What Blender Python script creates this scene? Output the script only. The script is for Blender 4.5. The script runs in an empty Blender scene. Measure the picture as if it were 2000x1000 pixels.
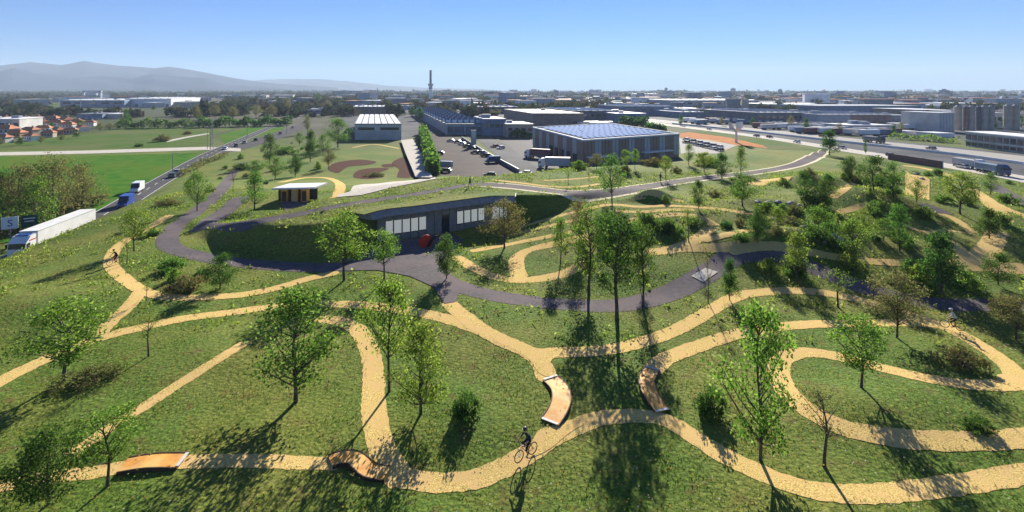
import bpy, math, random
import numpy as np
from mathutils import Vector, Matrix
R = random.Random(7)
NR = np.random.RandomState(11)
sc = bpy.context.scene
COL = sc.collection

# ------------------------------------------------------------ camera, sky, sun
HC = 20.7
F = 1000.0                      # focal length in pixels of the 2000 px wide photograph
cam_d = bpy.data.cameras.new('camera'); cam = bpy.data.objects.new('camera', cam_d); COL.objects.link(cam)
cam.location = (0, 0, HC); cam.rotation_euler = (math.radians(90), 0, 0)
cam_d.sensor_width = 36; cam_d.lens = 18; cam_d.shift_y = -0.1625
cam_d.clip_start = 0.5; cam_d.clip_end = 40000
sc.camera = cam
SUN_AZ, SUN_EL = math.radians(9.8), math.radians(24)
world = bpy.data.worlds.new('World'); sc.world = world; world.use_nodes = True
wn = world.node_tree.nodes; wl = world.node_tree.links
sky = wn.new('ShaderNodeTexSky'); sky.sky_type = 'NISHITA'; sky.sun_disc = False
sky.sun_elevation = SUN_EL; sky.sun_rotation = SUN_AZ
sky.air_density = 1.0; sky.dust_density = 0.0; sky.ozone_density = 6.0; sky.altitude = 200
tint = wn.new('ShaderNodeMix'); tint.data_type = 'RGBA'; tint.blend_type = 'MULTIPLY'; tint.inputs[0].default_value = 1; tint.inputs[7].default_value = (.31, .52, .82, 1)
wl.new(sky.outputs[0], tint.inputs[6]); wl.new(tint.outputs[2], wn['Background'].inputs[0]); wn['Background'].inputs[1].default_value = 0.06
sd = bpy.data.lights.new('sun', 'SUN'); so = bpy.data.objects.new('sun', sd); COL.objects.link(so)
sd.energy = 5.0; sd.angle = math.radians(0.5); sd.color = (1.0, 0.93, 0.80)
S = Vector((math.sin(SUN_AZ)*math.cos(SUN_EL), math.cos(SUN_AZ)*math.cos(SUN_EL), math.sin(SUN_EL)))
so.rotation_euler = S.to_track_quat('Z', 'Y').to_euler(); so.location = (0, 0, 300)
sc.view_settings.view_transform = 'Standard'; sc.view_settings.look = 'None'
sc.view_settings.gamma = 1; sc.view_settings.use_curve_mapping = False; sc.view_settings.exposure = 1.28
sc.render.engine = 'CYCLES'
sc.cycles.max_bounces = 6; sc.cycles.diffuse_bounces = 3; sc.cycles.transmission_bounces = 4
sc.cycles.volume_bounces = 0; sc.cycles.transparent_max_bounces = 8
sc.cycles.use_denoising = True

# ------------------------------------------------------------ helpers
def smooth(t):
    t = np.clip(t, 0, 1); return t*t*(3-2*t)

def polydist(P, X, Y, attrs=None):
    """distance, side (+ left of travel) and interpolated attributes of the nearest point on polyline P"""
    X = np.asarray(X, float); Y = np.asarray(Y, float)
    best = np.full(X.shape, 1e18); side = np.zeros(X.shape)
    A = [np.zeros(X.shape) for _ in (attrs or [])]
    n = len(P)-1
    for i in range(n):
        ax, ay = P[i][:2]; bx, by = P[i+1][:2]
        dx, dy = bx-ax, by-ay; L2 = dx*dx+dy*dy
        t = ((X-ax)*dx+(Y-ay)*dy)/L2
        lo = -1e9 if i == 0 else 0; hi = 1e9 if i == n-1 else 1
        t = np.clip(t, lo, hi); tc = np.clip(t, 0, 1)
        ex = X-(ax+t*dx); ey = Y-(ay+t*dy); d = ex*ex+ey*ey
        m = d < best
        cr = dx*(Y-ay)-dy*(X-ax)
        best = np.where(m, d, best); side = np.where(m, np.sign(cr), side)
        for k, a in enumerate(attrs or []):
            A[k] = np.where(m, a[i]+(a[i+1]-a[i])*tc, A[k])
    return np.sqrt(best)*side, A

def fp(px, py, z):                # pixel of the photograph -> point at height z
    Y = (HC-z)*F/(py-175.0); return ((px-1000.0)/F*Y, Y)

# ------------------------------------------------------------ terrain
ZP = -8.0
ROAD = [(-70, 0), (-77, 55), (-84, 88), (-88, 104), (-94, 120), (-105, 147), (-133, 222), (-181, 380), (-234, 574), (-330, 950)]
E = [fp(a, b, {1010: .6, 1110: 3.1, 1190: 3.4}.get(a, 0)) for a, b in ((340, 440), (375, 462), (420, 485), (500, 500), (600, 504), (670, 498), (720, 480), (750, 470), (800, 464), (870, 452), (960, 437), (1010, 430), (1110, 402), (1190, 388))]
EH = [0.6, 1.2, 2.0, 2.8, 3.2, 3.5, 3.7, 3.75, 3.8, 3.9, 4.0, 4.15, 4.2, 4.1]
EW = [4, 4, 3.8, 3.6, 3.4, 3.0, 1.2, 0.5, 0.5, 0.5, 0.5, 1.0, 2.6, 3.0]
Cc = [(400, 441, 1.0), (440, 436, 1.8), (500, 428, 3.0), (600, 402, 3.6), (660, 386, 3.9), (740, 364, 4.1), (850, 350, 4.3), (960, 345, 4.3), (1060, 338, 4.2)]
C = [fp(*c) for c in Cc]; CH = [c[2] for c in Cc]; CWd = [8, 8, 9, 11, 13, 15, 15, 14, 14]
K = [(-14, 90), (-4, 97), (6, 102), (23, 115), (40, 122), (75, 150), (97, 158), (105, 140), (106, 118), (106, 98), (112, 60), (116, 0), (118, -60)]
BUMPS = [fp(1275, 392, 3.3)+(3.6, 1.5, 1.7), fp(1690, 395, 3.2)+(9, 6, 2.2), fp(1585, 360, 3.2)+(8, 5, 1.6), fp(1790, 360, 2.5)+(8, 9, 1.5),
         fp(1420, 465, 2.6)+(6, 4, .9), fp(1560, 455, 2.8)+(9, 3.2, 1.2), fp(1480, 398, 3.3)+(6, 3, .9),
         fp(60, 600, 0)+(10, 6, .9), fp(470, 690, 0)+(7, 5, .5), fp(1700, 800, 0)+(7, 4, .6), fp(900, 820, 0)+(5, 4, .4),
         fp(1250, 520, 1)+(10, 5, .5), fp(1850, 500, 1)+(10, 6, 1.0),
         fp(680, 322, -6)+(6, 4, 1.4), fp(730, 330, -5.5)+(5, 3.5, 1.3), fp(760, 312, -6.3)+(6, 4, 1.5), fp(640, 328, -5)+(5, 3, 1.0)]

def zt(X, Y):
    X = np.asarray(X, float); Y = np.asarray(Y, float)
    h = 0.22*np.sin(X*.11+1.3)*np.cos(Y*.13)+0.14*np.sin(X*.23+Y*.19)
    h = h+(3.3-2.4*smooth((X-68)/34.))*smooth((Y-50)/27.)*smooth((X+1)/12.)
    for bx, by, rx, ry, hh in BUMPS:
        h = h+hh*np.exp(-((X-bx)/rx)**2*1.4-((Y-by)/ry)**2*1.4)
    # park edge toward the road on the left
    d, _ = polydist(ROAD, X, Y); d = -d-3.5            # metres right of the road's edge
    t = np.clip(d/32., 0, 1); fl = 1-(1-t)**5
    # back edge
    k, _ = polydist(K, X, Y)                           # negative = inside (right of travel)
    fr = smooth(1-np.clip(k, 0, 15)/15.)
    fb = 1-smooth((Y-96)/78.)
    w = smooth((X+24)/14.)
    f = fl*(fb*(1-w)+fr*w)
    base = ZP+(h-ZP)*f
    # green-roofed mound
    df, (eh, ew) = polydist(E, X, Y, (EH, EW))         # + behind the front edge
    dc, (ch, cw) = polydist(C, X, Y, (CH, CWd))        # + beyond the crest
    a = np.abs(df); b = np.abs(dc)
    H = (eh*b+ch*a)/(a+b+1e-6)
    s = smooth((df-.35)/ew)*smooth(1-np.clip(dc, 0, 99)/cw)
    s = s*(1-smooth((X-12)/16.))
    z = base+np.maximum(H-base, 0)*s
    return z

_ys = np.concatenate([np.arange(14, 200, 1.2), 200*1.02**np.arange(0, 190)])
def G(px, py):
    """first hit of the pixel's ray with the terrain"""
    sl = (py-175.0)/F; kx = (px-1000.0)/F
    d = HC-sl*_ys-zt(kx*_ys, _ys)
    i = int(np.argmax(d < 0))
    if d[i] >= 0 or i == 0:
        Y = (HC-ZP)/max(sl, .002) if i == 0 and d[0] >= 0 else _ys[0]
        return (kx*Y, Y, float(zt(kx*Y, Y)))
    t = np.linspace(_ys[i-1], _ys[i], 14); e = HC-sl*t-zt(kx*t, t); i = max(1, int(np.argmax(e < 0)))
    y1 = t[i-1]+(t[i]-t[i-1])*e[i-1]/(e[i-1]-e[i]) if e[i] < 0 else t[-1]
    return (kx*y1, y1, HC-sl*y1)
def P0(px, py, z=ZP):
    x, y = fp(px, py, z); return (x, y, z)

# ------------------------------------------------------------ materials
def col4(c): return (c[0], c[1], c[2], 1)
def mat(name, c, c2=None, scale=3.0, rough=.8, bump=0, metal=0, spec=.3, detail=5, coords='object', contrast=(.35, .65), c3=None, scale3=.3):
    if coords == 'world': spec = .03
    m = bpy.data.materials.new(name); m.use_nodes = True
    n = m.node_tree.nodes; l = m.node_tree.links; b = n['Principled BSDF']
    b.inputs['Roughness'].default_value = rough; b.inputs['Metallic'].default_value = metal
    b.inputs['Specular IOR Level'].default_value = spec; b.inputs['Base Color'].default_value = col4(c)
    if c2 is not None:
        if coords == 'object':
            co = n.new('ShaderNodeTexCoord').outputs['Object']
        else:
            co = n.new('ShaderNodeNewGeometry').outputs['Position']
        t = n.new('ShaderNodeTexNoise'); t.inputs['Scale'].default_value = scale; t.inputs['Detail'].default_value = detail
        l.new(co, t.inputs['Vector'])
        r = n.new('ShaderNodeValToRGB'); r.color_ramp.elements[0].position = contrast[0]; r.color_ramp.elements[1].position = contrast[1]
        r.color_ramp.elements[0].color = col4(c); r.color_ramp.elements[1].color = col4(c2)
        l.new(t.outputs['Fac'], r.inputs['Fac']); out = r.outputs['Color']
        if c3 is not None:
            t3 = n.new('ShaderNodeTexNoise'); t3.inputs['Scale'].default_value = scale3; t3.inputs['Detail'].default_value = 3
            l.new(co, t3.inputs['Vector'])
            r3 = n.new('ShaderNodeValToRGB'); r3.color_ramp.elements[0].position = .45; r3.color_ramp.elements[1].position = .62
            l.new(t3.outputs['Fac'], r3.inputs['Fac'])
            mx = n.new('ShaderNodeMix'); mx.data_type = 'RGBA'
            l.new(r3.outputs['Color'], mx.inputs[0]); l.new(out, mx.inputs[6]); mx.inputs[7].default_value = col4(c3); out = mx.outputs[2]
        l.new(out, b.inputs['Base Color'])
        if bump:
            bp = n.new('ShaderNodeBump'); bp.inputs['Strength'].default_value = bump; bp.inputs['Distance'].default_value = .05
            l.new(t.outputs['Fac'], bp.inputs['Height']); l.new(bp.outputs['Normal'], b.inputs['Normal'])
    return m

def leafmat(name, cs, trans=.45):
    """leaf colours picked per leaf, with light coming through"""
    m = bpy.data.materials.new(name); m.use_nodes = True
    n = m.node_tree.nodes; l = m.node_tree.links; n.remove(n['Principled BSDF'])
    g = n.new('ShaderNodeNewGeometry'); r = n.new('ShaderNodeValToRGB'); r.color_ramp.interpolation = 'CONSTANT'
    el = r.color_ramp.elements
    for i, c in enumerate(cs):
        e = el[i] if i < 2 else el.new(i/len(cs))
        e.position = i/len(cs); e.color = col4(c)
    l.new(g.outputs['Random Per Island'], r.inputs['Fac'])
    oi = n.new('ShaderNodeObjectInfo'); hs = n.new('ShaderNodeHueSaturation')
    mr = n.new('ShaderNodeMapRange'); mr.inputs['To Min'].default_value = .475; mr.inputs['To Max'].default_value = .515
    l.new(oi.outputs['Random'], mr.inputs['Value']); l.new(mr.outputs[0], hs.inputs['Hue']); l.new(r.outputs['Color'], hs.inputs['Color'])
    d = n.new('ShaderNodeBsdfDiffuse'); t = n.new('ShaderNodeBsdfTranslucent'); mx = n.new('ShaderNodeMixShader'); mx.inputs[0].default_value = trans
    l.new(hs.outputs[0], d.inputs[0]); l.new(hs.outputs[0], t.inputs[0])
    l.new(d.outputs[0], mx.inputs[1]); l.new(t.outputs[0], mx.inputs[2]); l.new(mx.outputs[0], n['Material Output'].inputs[0])
    return m

def groundmat():
    m = bpy.data.materials.new('meadow_ground'); m.use_nodes = True
    n = m.node_tree.nodes; l = m.node_tree.links; b = n['Principled BSDF']
    b.inputs['Roughness'].default_value = .95; b.inputs['Specular IOR Level'].default_value = .1
    pos = n.new('ShaderNodeNewGeometry').outputs['Position']
    def noise(s, d=4):
        t = n.new('ShaderNodeTexNoise'); t.inputs['Scale'].default_value = s; t.inputs['Detail'].default_value = d; l.new(pos, t.inputs['Vector']); return t.outputs['Fac']
    def ramp(f, stops):
        r = n.new('ShaderNodeValToRGB')
        for i, (p, c) in enumerate(stops):
            e = r.color_ramp.elements[i] if i < 2 else r.color_ramp.elements.new(p)
            e.position = p; e.color = col4(c)
        l.new(f, r.inputs['Fac']); return r.outputs['Color']
    def mix(f, a, c):
        x = n.new('ShaderNodeMix'); x.data_type = 'RGBA'; l.new(f, x.inputs[0]); l.new(a, x.inputs[6]); l.new(c, x.inputs[7]); return x.outputs[2]
    fine = ramp(noise(5, 7), [(.3, (.045, .08, .012)), (.7, (.16, .23, .035)), (.48, (.085, .145, .02)), (.6, (.125, .19, .028))])
    olive = ramp(noise(3.5, 6), [(.3, (.08, .10, .016)), (.7, (.24, .25, .05))])
    brown = ramp(noise(6, 5), [(.3, (.06, .05, .018)), (.7, (.20, .13, .045))])
    g1 = mix(ramp(noise(.09, 4), [(.42, (0, 0, 0)), (.62, (1, 1, 1))]), fine, olive)
    g2 = mix(ramp(noise(.8, 5), [(.57, (0, 0, 0)), (.70, (.65, .65, .65))]), g1, brown)
    # the plain beyond the park: dull patchwork
    far = ramp(noise(.006, 6), [(.35, (.035, .05, .02)), (.65, (.12, .11, .08)), (.45, (.06, .08, .03)), (.55, (.07, .065, .045))])
    sep = n.new('ShaderNodeSeparateXYZ'); l.new(pos, sep.inputs[0])
    mr = n.new('ShaderNodeMapRange'); mr.inputs['From Min'].default_value = 230; mr.inputs['From Max'].default_value = 330; l.new(sep.outputs['Y'], mr.inputs['Value'])
    g3 = mix(mr.outputs[0], g2, far)
    l.new(g3, b.inputs['Base Color'])
    bp = n.new('ShaderNodeBump'); bp.inputs['Strength'].default_value = .9; bp.inputs['Distance'].default_value = .12
    l.new(noise(4, 7), bp.inputs['Height']); l.new(bp.outputs['Normal'], b.inputs['Normal'])
    return m

M = dict(
 ground=groundmat(),
 dirt=mat('sandy_gravel', (.80, .60, .22), (.38, .25, .085), 14, .95, .5, coords='world', detail=8, c3=(.62, .42, .17), scale3=.7),
 sand=mat('pale_sand', (.62, .48, .26), (.50, .36, .18), 5, .95, .3, coords='world'),
 asph=mat('dark_asphalt', (.135, .120, .125), (.095, .085, .090), 2.5, .85, .3, coords='world', c3=(.15, .122, .125), scale3=.25),
 road=mat('road_asphalt', (.11, .105, .105), (.075, .075, .08), .8, .8, coords='world'),
 carpark=mat('carpark_asphalt', (.092, .070, .062), (.062, .055, .054), .12, .8, coords='world'),
 conc=mat('concrete', (.42, .40, .36), (.33, .31, .28), 1.5, .85, coords='world'),
 pale=mat('pale_paving', (.58, .54, .47), (.46, .42, .36), 1.2, .85, coords='world'),
 cream=mat('cream_edging', (.74, .66, .46), (.60, .52, .35), 3, .9, coords='world'),
 field=mat('young_crop', (.035, .13, .008), (.075, .17, .012), .25, .95, coords='world', c3=(.09, .15, .014), scale3=.035),
 field2=mat('meadow_field', (.06, .13, .02), (.10, .14, .035), .1, .95, coords='world', c3=(.12, .14, .05), scale3=.03),
 yard=mat('yard', (.13, .13, .135), (.075, .08, .085), .05, .85, coords='world'),
 soil=mat('bare_soil', (.52, .21, .07), (.36, .16, .06), .3, .95, coords='world'),
 mulch=mat('bark_mulch', (.11, .05, .035), (.06, .03, .022), 3, .95, .4, coords='world'),
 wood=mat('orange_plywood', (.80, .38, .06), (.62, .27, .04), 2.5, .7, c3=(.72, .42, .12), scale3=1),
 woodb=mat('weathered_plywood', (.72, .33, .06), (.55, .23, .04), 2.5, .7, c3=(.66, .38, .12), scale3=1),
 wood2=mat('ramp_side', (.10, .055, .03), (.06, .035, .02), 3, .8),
 white=mat('white_paint', (.78, .78, .77), (.68, .68, .67), .6, .5),
 offwhite=mat('off_white_wall', (.58, .57, .54), (.46, .45, .43), .2, .7),
 grey=mat('grey_cladding', (.40, .42, .45), (.30, .32, .36), .3, .6),
 dgrey=mat('dark_cladding', (.15, .165, .19), (.10, .11, .135), .4, .5),
 blue=mat('blue_grey_cladding', (.18, .25, .35), (.13, .18, .27), .3, .5),
 brownw=mat('brown_cladding', (.30, .22, .18), (.20, .15, .13), .3, .7),
 tan=mat('beige_concrete', (.46, .40, .33), (.34, .29, .24), .3, .8),
 roofgrey=mat('grey_roof', (.24, .26, .29), (.16, .18, .21), .12, .9, spec=.05),
 roofwhite=mat('pale_roof', (.80, .80, .80), (.62, .63, .64), .1, .7),
 tile=mat('terracotta_roof', (.55, .22, .10), (.40, .15, .07), .7, .8),
 ochre=mat('ochre_wall', (.52, .34, .17), (.42, .27, .13), .4, .85),
 glass=mat('dark_glass', (.02, .03, .045), None, rough=.12, spec=.7),
 solar=mat('solar_glass', (.05, .17, .44), None, rough=.8, spec=.03),
 metal=mat('galvanised_metal', (.30, .31, .32), (.22, .23, .24), 2, .45, metal=.5),
 dark=mat('dark_metal', (.03, .03, .035), None, rough=.5),
 rubber=mat('rubber', (.018, .018, .02), None, rough=.85),
 red=mat('red_paint', (.50, .03, .02), None, rough=.4),
 dred=mat('dark_red_panel', (.20, .08, .08), (.13, .06, .065), .3, .7),
 bluep=mat('blue_paint', (.02, .07, .32), None, rough=.35),
 green=mat('green_paint', (.03, .22, .08), None, rough=.4),
 bark=mat('bark', (.11, .085, .065), (.06, .047, .036), 14, .9, .5),
 facade=mat('facade_panel', (.27, .26, .24), (.20, .195, .185), 1.5, .6),
 fascia=mat('zinc_fascia', (.30, .28, .25), (.21, .20, .18), 2, .5),
 mountain=mat('mountain_slope', (.018, .032, .06), (.04, .055, .085), .003, .95, coords='world', detail=8),
 town=mat('distant_town', (.42, .42, .44), (.10, .11, .13), .02, .8, coords='world', contrast=(.4, .6)),
 skin=mat('skin', (.50, .30, .21), None, rough=.6), navy=mat('navy_cloth', (.03, .035, .07), None, rough=.8),
 black=mat('black_cloth', (.012, .012, .014), None, rough=.7), lightc=mat('light_cloth', (.55, .56, .58), None, rough=.7),
 stone=mat('pale_boulder', (.42, .38, .34), (.28, .26, .23), 2, .9, .4),
)
def glow(name, c, s):
    m = bpy.data.materials.new(name); m.use_nodes = True; b = m.node_tree.nodes['Principled BSDF']
    b.inputs['Base Color'].default_value = col4(c); b.inputs['Emission Color'].default_value = col4(c); b.inputs['Emission Strength'].default_value = s
    b.inputs['Roughness'].default_value = .3; return m
M['litglass'] = glow('lit_window', (.62, .64, .58), .17)
M['lf_light'] = leafmat('leaf_light', [(.17, .29, .03), (.24, .36, .05), (.10, .21, .02), (.36, .44, .12), (.06, .14, .015), (.21, .34, .045)], .55)
M['lf_mid'] = leafmat('leaf_mid', [(.10, .22, .035), (.16, .30, .04), (.07, .16, .025), (.22, .36, .07), (.055, .13, .02)], .55)
M['lf_dark'] = leafmat('leaf_dark', [(.05, .13, .025), (.09, .19, .03), (.06, .15, .025), (.15, .26, .05), (.03, .085, .018)], .5)
M['lf_dry'] = leafmat('leaf_dry', [(.20, .18, .06), (.17, .19, .05), (.28, .23, .11), (.11, .13, .04), (.22, .27, .08)], .45)
M['lf_grass'] = leafmat('grass_blade', [(.10, .19, .022), (.13, .23, .028), (.07, .14, .018), (.18, .25, .035), (.22, .24, .05), (.11, .20, .022), (.10, .19, .025), (.26, .21, .055)], .45)
M['lf_flower'] = leafmat('flower', [(.50, .42, .06), (.55, .55, .35), (.35, .42, .08), (.45, .28, .05)], .3)
M['lf_far'] = leafmat('far_foliage', [(.035, .06, .02), (.055, .075, .028), (.028, .045, .02), (.09, .085, .045), (.04, .065, .03), (.075, .06, .04)], .3)

# ------------------------------------------------------------ mesh builders
class MB:
    def __init__(s): s.v = []; s.f = []; s.m = []
    def add(s, vs, fs, mi=0):
        o = len(s.v); s.v += [tuple(map(float, v)) for v in vs]; s.f += [tuple(i+o for i in f) for f in fs]; s.m += [mi]*len(fs)
    def box(s, c, d, rz=0, mi=0, taper=1.0, shear=0):
        x, y, z = d[0]/2, d[1]/2, d[2]/2; ca, sa = math.cos(rz), math.sin(rz); vs = []
        for k, t in ((-1, 1), (1, taper)):
            for i, j in ((-1, -1), (1, -1), (1, 1), (-1, 1)):
                a, b = i*x*t+(shear if k > 0 else 0), j*y*t
                vs.append((c[0]+a*ca-b*sa, c[1]+a*sa+b*ca, c[2]+k*z))
        s.add(vs, [(3, 2, 1, 0), (4, 5, 6, 7), (0, 1, 5, 4), (1, 2, 6, 5), (2, 3, 7, 6), (3, 0, 4, 7)], mi)
    def prism(s, poly, z0, z1, mi=0, cap=True):
        n = len(poly); z0s = z0 if hasattr(z0, '__len__') else [z0]*n; z1s = z1 if hasattr(z1, '__len__') else [z1]*n
        vs = [(p[0], p[1], z) for p, z in zip(poly, z0s)]+[(p[0], p[1], z) for p, z in zip(poly, z1s)]
        fs = [(i, (i+1) % n, n+(i+1) % n, n+i) for i in range(n)]
        if cap: fs += [tuple(range(n, 2*n)), tuple(reversed(range(n)))]
        s.add(vs, fs, mi)
    def tube(s, pts, rad, n=8, mi=0, cap=True):
        pts = [Vector(p) for p in pts]; vs = []; fs = []
        for i, p in enumerate(pts):
            d = (pts[min(i+1, len(pts)-1)]-pts[max(i-1, 0)]).normalized()
            u = d.cross(Vector((0, 0, 1))) if abs(d.z) < .95 else d.cross(Vector((1, 0, 0)))
            u.normalize(); w = d.cross(u); r = rad[i] if hasattr(rad, '__len__') else rad
            for k in range(n):
                a = 2*math.pi*k/n; vs.append(p+u*math.cos(a)*r+w*math.sin(a)*r)
        for i in range(len(pts)-1):
            for k in range(n): fs.append((i*n+k, i*n+(k+1) % n, (i+1)*n+(k+1) % n, (i+1)*n+k))
        if cap: fs += [tuple(range(n))[::-1], tuple((len(pts)-1)*n+k for k in range(n))]
        s.add(vs, fs, mi)
    def ring(s, c, r, t, axis='y', n=20, m=6, mi=0):
        vs = []; fs = []
        for i in range(n):
            a = 2*math.pi*i/n
            for j in range(m):
                b = 2*math.pi*j/m; rr = r+t*math.cos(b)
                vs.append((c[0]+rr*math.cos(a), c[1]+t*math.sin(b), c[2]+rr*math.sin(a)))
        for i in range(n):
            for j in range(m): fs.append((i*m+j, ((i+1) % n)*m+j, ((i+1) % n)*m+(j+1) % m, i*m+(j+1) % m))
        s.add(vs, fs, mi)
    def ball(s, c, r, n=10, m=7, mi=0):
        r = r if hasattr(r, '__len__') else (r, r, r); vs = []; fs = []
        for i in range(m+1):
            t = math.pi*i/m
            for k in range(n):
                a = 2*math.pi*k/n; vs.append((c[0]+r[0]*math.sin(t)*math.cos(a), c[1]+r[1]*math.sin(t)*math.sin(a), c[2]+r[2]*math.cos(t)))
        for i in range(m):
            for k in range(n): fs.append((i*n+k, (i+1)*n+k, (i+1)*n+(k+1) % n, i*n+(k+1) % n))
        s.add(vs, fs, mi)
    def mesh(s, name, mats):
        me = bpy.data.meshes.new(name); me.from_pydata(s.v, [], s.f)
        for m in (mats if isinstance(mats, (list, tuple)) else [mats]): me.materials.append(M[m] if isinstance(m, str) else m)
        if any(s.m): me.polygons.foreach_set('material_index', s.m)
        me.update(); return me
    def build(s, name, mats, parent=None, loc=None, smoothed=False):
        me = s.mesh(name, mats)
        if smoothed: me.polygons.foreach_set('use_smooth', [True]*len(me.polygons))
        return place(name, me, parent, loc)
def place(name, me, parent=None, loc=None, rz=0, scale=None):
    o = bpy.data.objects.new(name, me); COL.objects.link(o)
    if parent is not None: o.parent = parent
    if loc is not None: o.location = loc
    if rz: o.rotation_euler = (0, 0, rz)
    if scale is not None: o.scale = scale
    return o
def tag(o, label=None, cat=None, group=None, kind=None):
    if label: o['label'] = label
    if cat: o['category'] = cat
    if group: o['group'] = group
    if kind: o['kind'] = kind
    return o
def thing(name, label, cat, loc=(0, 0, 0), rz=0, group=None, scale=None):
    return tag(place(name, None, None, loc, rz, scale), label, cat, group)
def copy_tree(o, parent=None):
    c = o.copy(); COL.objects.link(c)
    if parent is not None: c.parent = parent
    for ch in list(o.children): copy_tree(ch, c)
    return c
def bignp(name, V, Fq, mats, parent=None, midx=None, smoothed=False):
    """mesh from numpy arrays; Fq is (n,k)"""
    me = bpy.data.meshes.new(name); n, k = Fq.shape
    me.vertices.add(len(V)); me.vertices.foreach_set('co', np.ascontiguousarray(V, dtype=np.float32).ravel())
    me.loops.add(n*k); me.loops.foreach_set('vertex_index', np.ascontiguousarray(Fq, dtype=np.int32).ravel())
    me.polygons.add(n); me.polygons.foreach_set('loop_start', np.arange(0, n*k, k, dtype=np.int32))
    for m in (mats if isinstance(mats, (list, tuple)) else [mats]): me.materials.append(M[m] if isinstance(m, str) else m)
    if midx is not None: me.polygons.foreach_set('material_index', midx)
    if smoothed: me.polygons.foreach_set('use_smooth', [True]*n)
    me.update(calc_edges=True); me.validate()
    return me

# ------------------------------------------------------------ ground sheet (polar grid, finest in the park)
rs = [0.0, 0.05, 6.0, 12.0]
while rs[-1] < 12000: rs.append(rs[-1]+max(.55, rs[-1]*.0085) if rs[-1] < 230 else rs[-1]*1.035)
rs = np.array(rs)
an = np.concatenate([np.linspace(-180, -64, 24)[:-1], np.linspace(-64, 64, 330), np.linspace(64, 180, 24)[1:-1]])
an = np.radians(an); RR, AA = np.meshgrid(rs[1:], an, indexing='ij')
GX, GY = RR*np.sin(AA), RR*np.cos(AA); GZ = zt(GX, GY)
na = len(an); V = np.concatenate([[[0, 0, float(zt(0, 0))]], np.stack([GX, GY, GZ], -1).reshape(-1, 3)])
i = np.arange(len(rs)-2)[:, None]; j = np.arange(na)[None, :]; j2 = (j+1) % na
Q = np.stack([1+i*na+j, 1+i*na+j2, 1+(i+1)*na+j2, 1+(i+1)*na+j], -1).reshape(-1, 4)
me = bignp('ground', V, Q, 'ground', smoothed=True)
tag(place('ground', me), kind='structure')
# ------------------------------------------------------------ paths draped on the ground
def spline(pts, step=6.0):
    P = [np.array(p[:2], float) for p in pts]; out = []
    P = [2*P[0]-P[1]]+P+[2*P[-1]-P[-2]]
    for i in range(1, len(P)-2):
        n = max(2, int(np.linalg.norm(P[i+1]-P[i])/step))
        for k in range(n):
            t = k/n; a, b, c, d = P[i-1:i+3]
            out.append(.5*((2*b)+(c-a)*t+(2*a-5*b+4*c-d)*t*t+(3*b-a-3*c+d)*t**3))
    out.append(P[-2]); return out
def cspline(q, step=4):
    q = list(q); n = len(q); s = spline(q[-2:]+q+q[:2], step); a = np.array(s); i = int(np.argmin(np.hypot(*(a[:len(a)//2]-np.array(q[0], float)).T))); j = len(a)//2+int(np.argmin(np.hypot(*(a[len(a)//2:]-np.array(q[0], float)).T)))
    return [tuple(p) for p in a[i:j]]
MASK = []                           # (x, y, halfwidth) of everything paved, keeps the grass off it
def wline(px, step=.4, z=None):
    """pixel polyline of the photograph -> evenly spaced points on the ground"""
    W = [G(*p) if z is None else P0(p[0], p[1], z) for p in spline(px)]
    W = np.array([w[:2] for w in W]); keep = [0]
    seg = np.linalg.norm(np.diff(W, axis=0), axis=1); s = np.concatenate([[0], np.cumsum(seg)])
    n = max(2, int(s[-1]/step)); t = np.linspace(0, s[-1], n)
    X = np.interp(t, s, W[:, 0]); Y = np.interp(t, s, W[:, 1])
    for _ in range(3 if n > 12 else 0):
        X[1:-1] = (X[:-2]+2*X[1:-1]+X[2:])/4; Y[1:-1] = (Y[:-2]+2*Y[1:-1]+Y[2:])/4
    return X, Y
_lift = [0]
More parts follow.
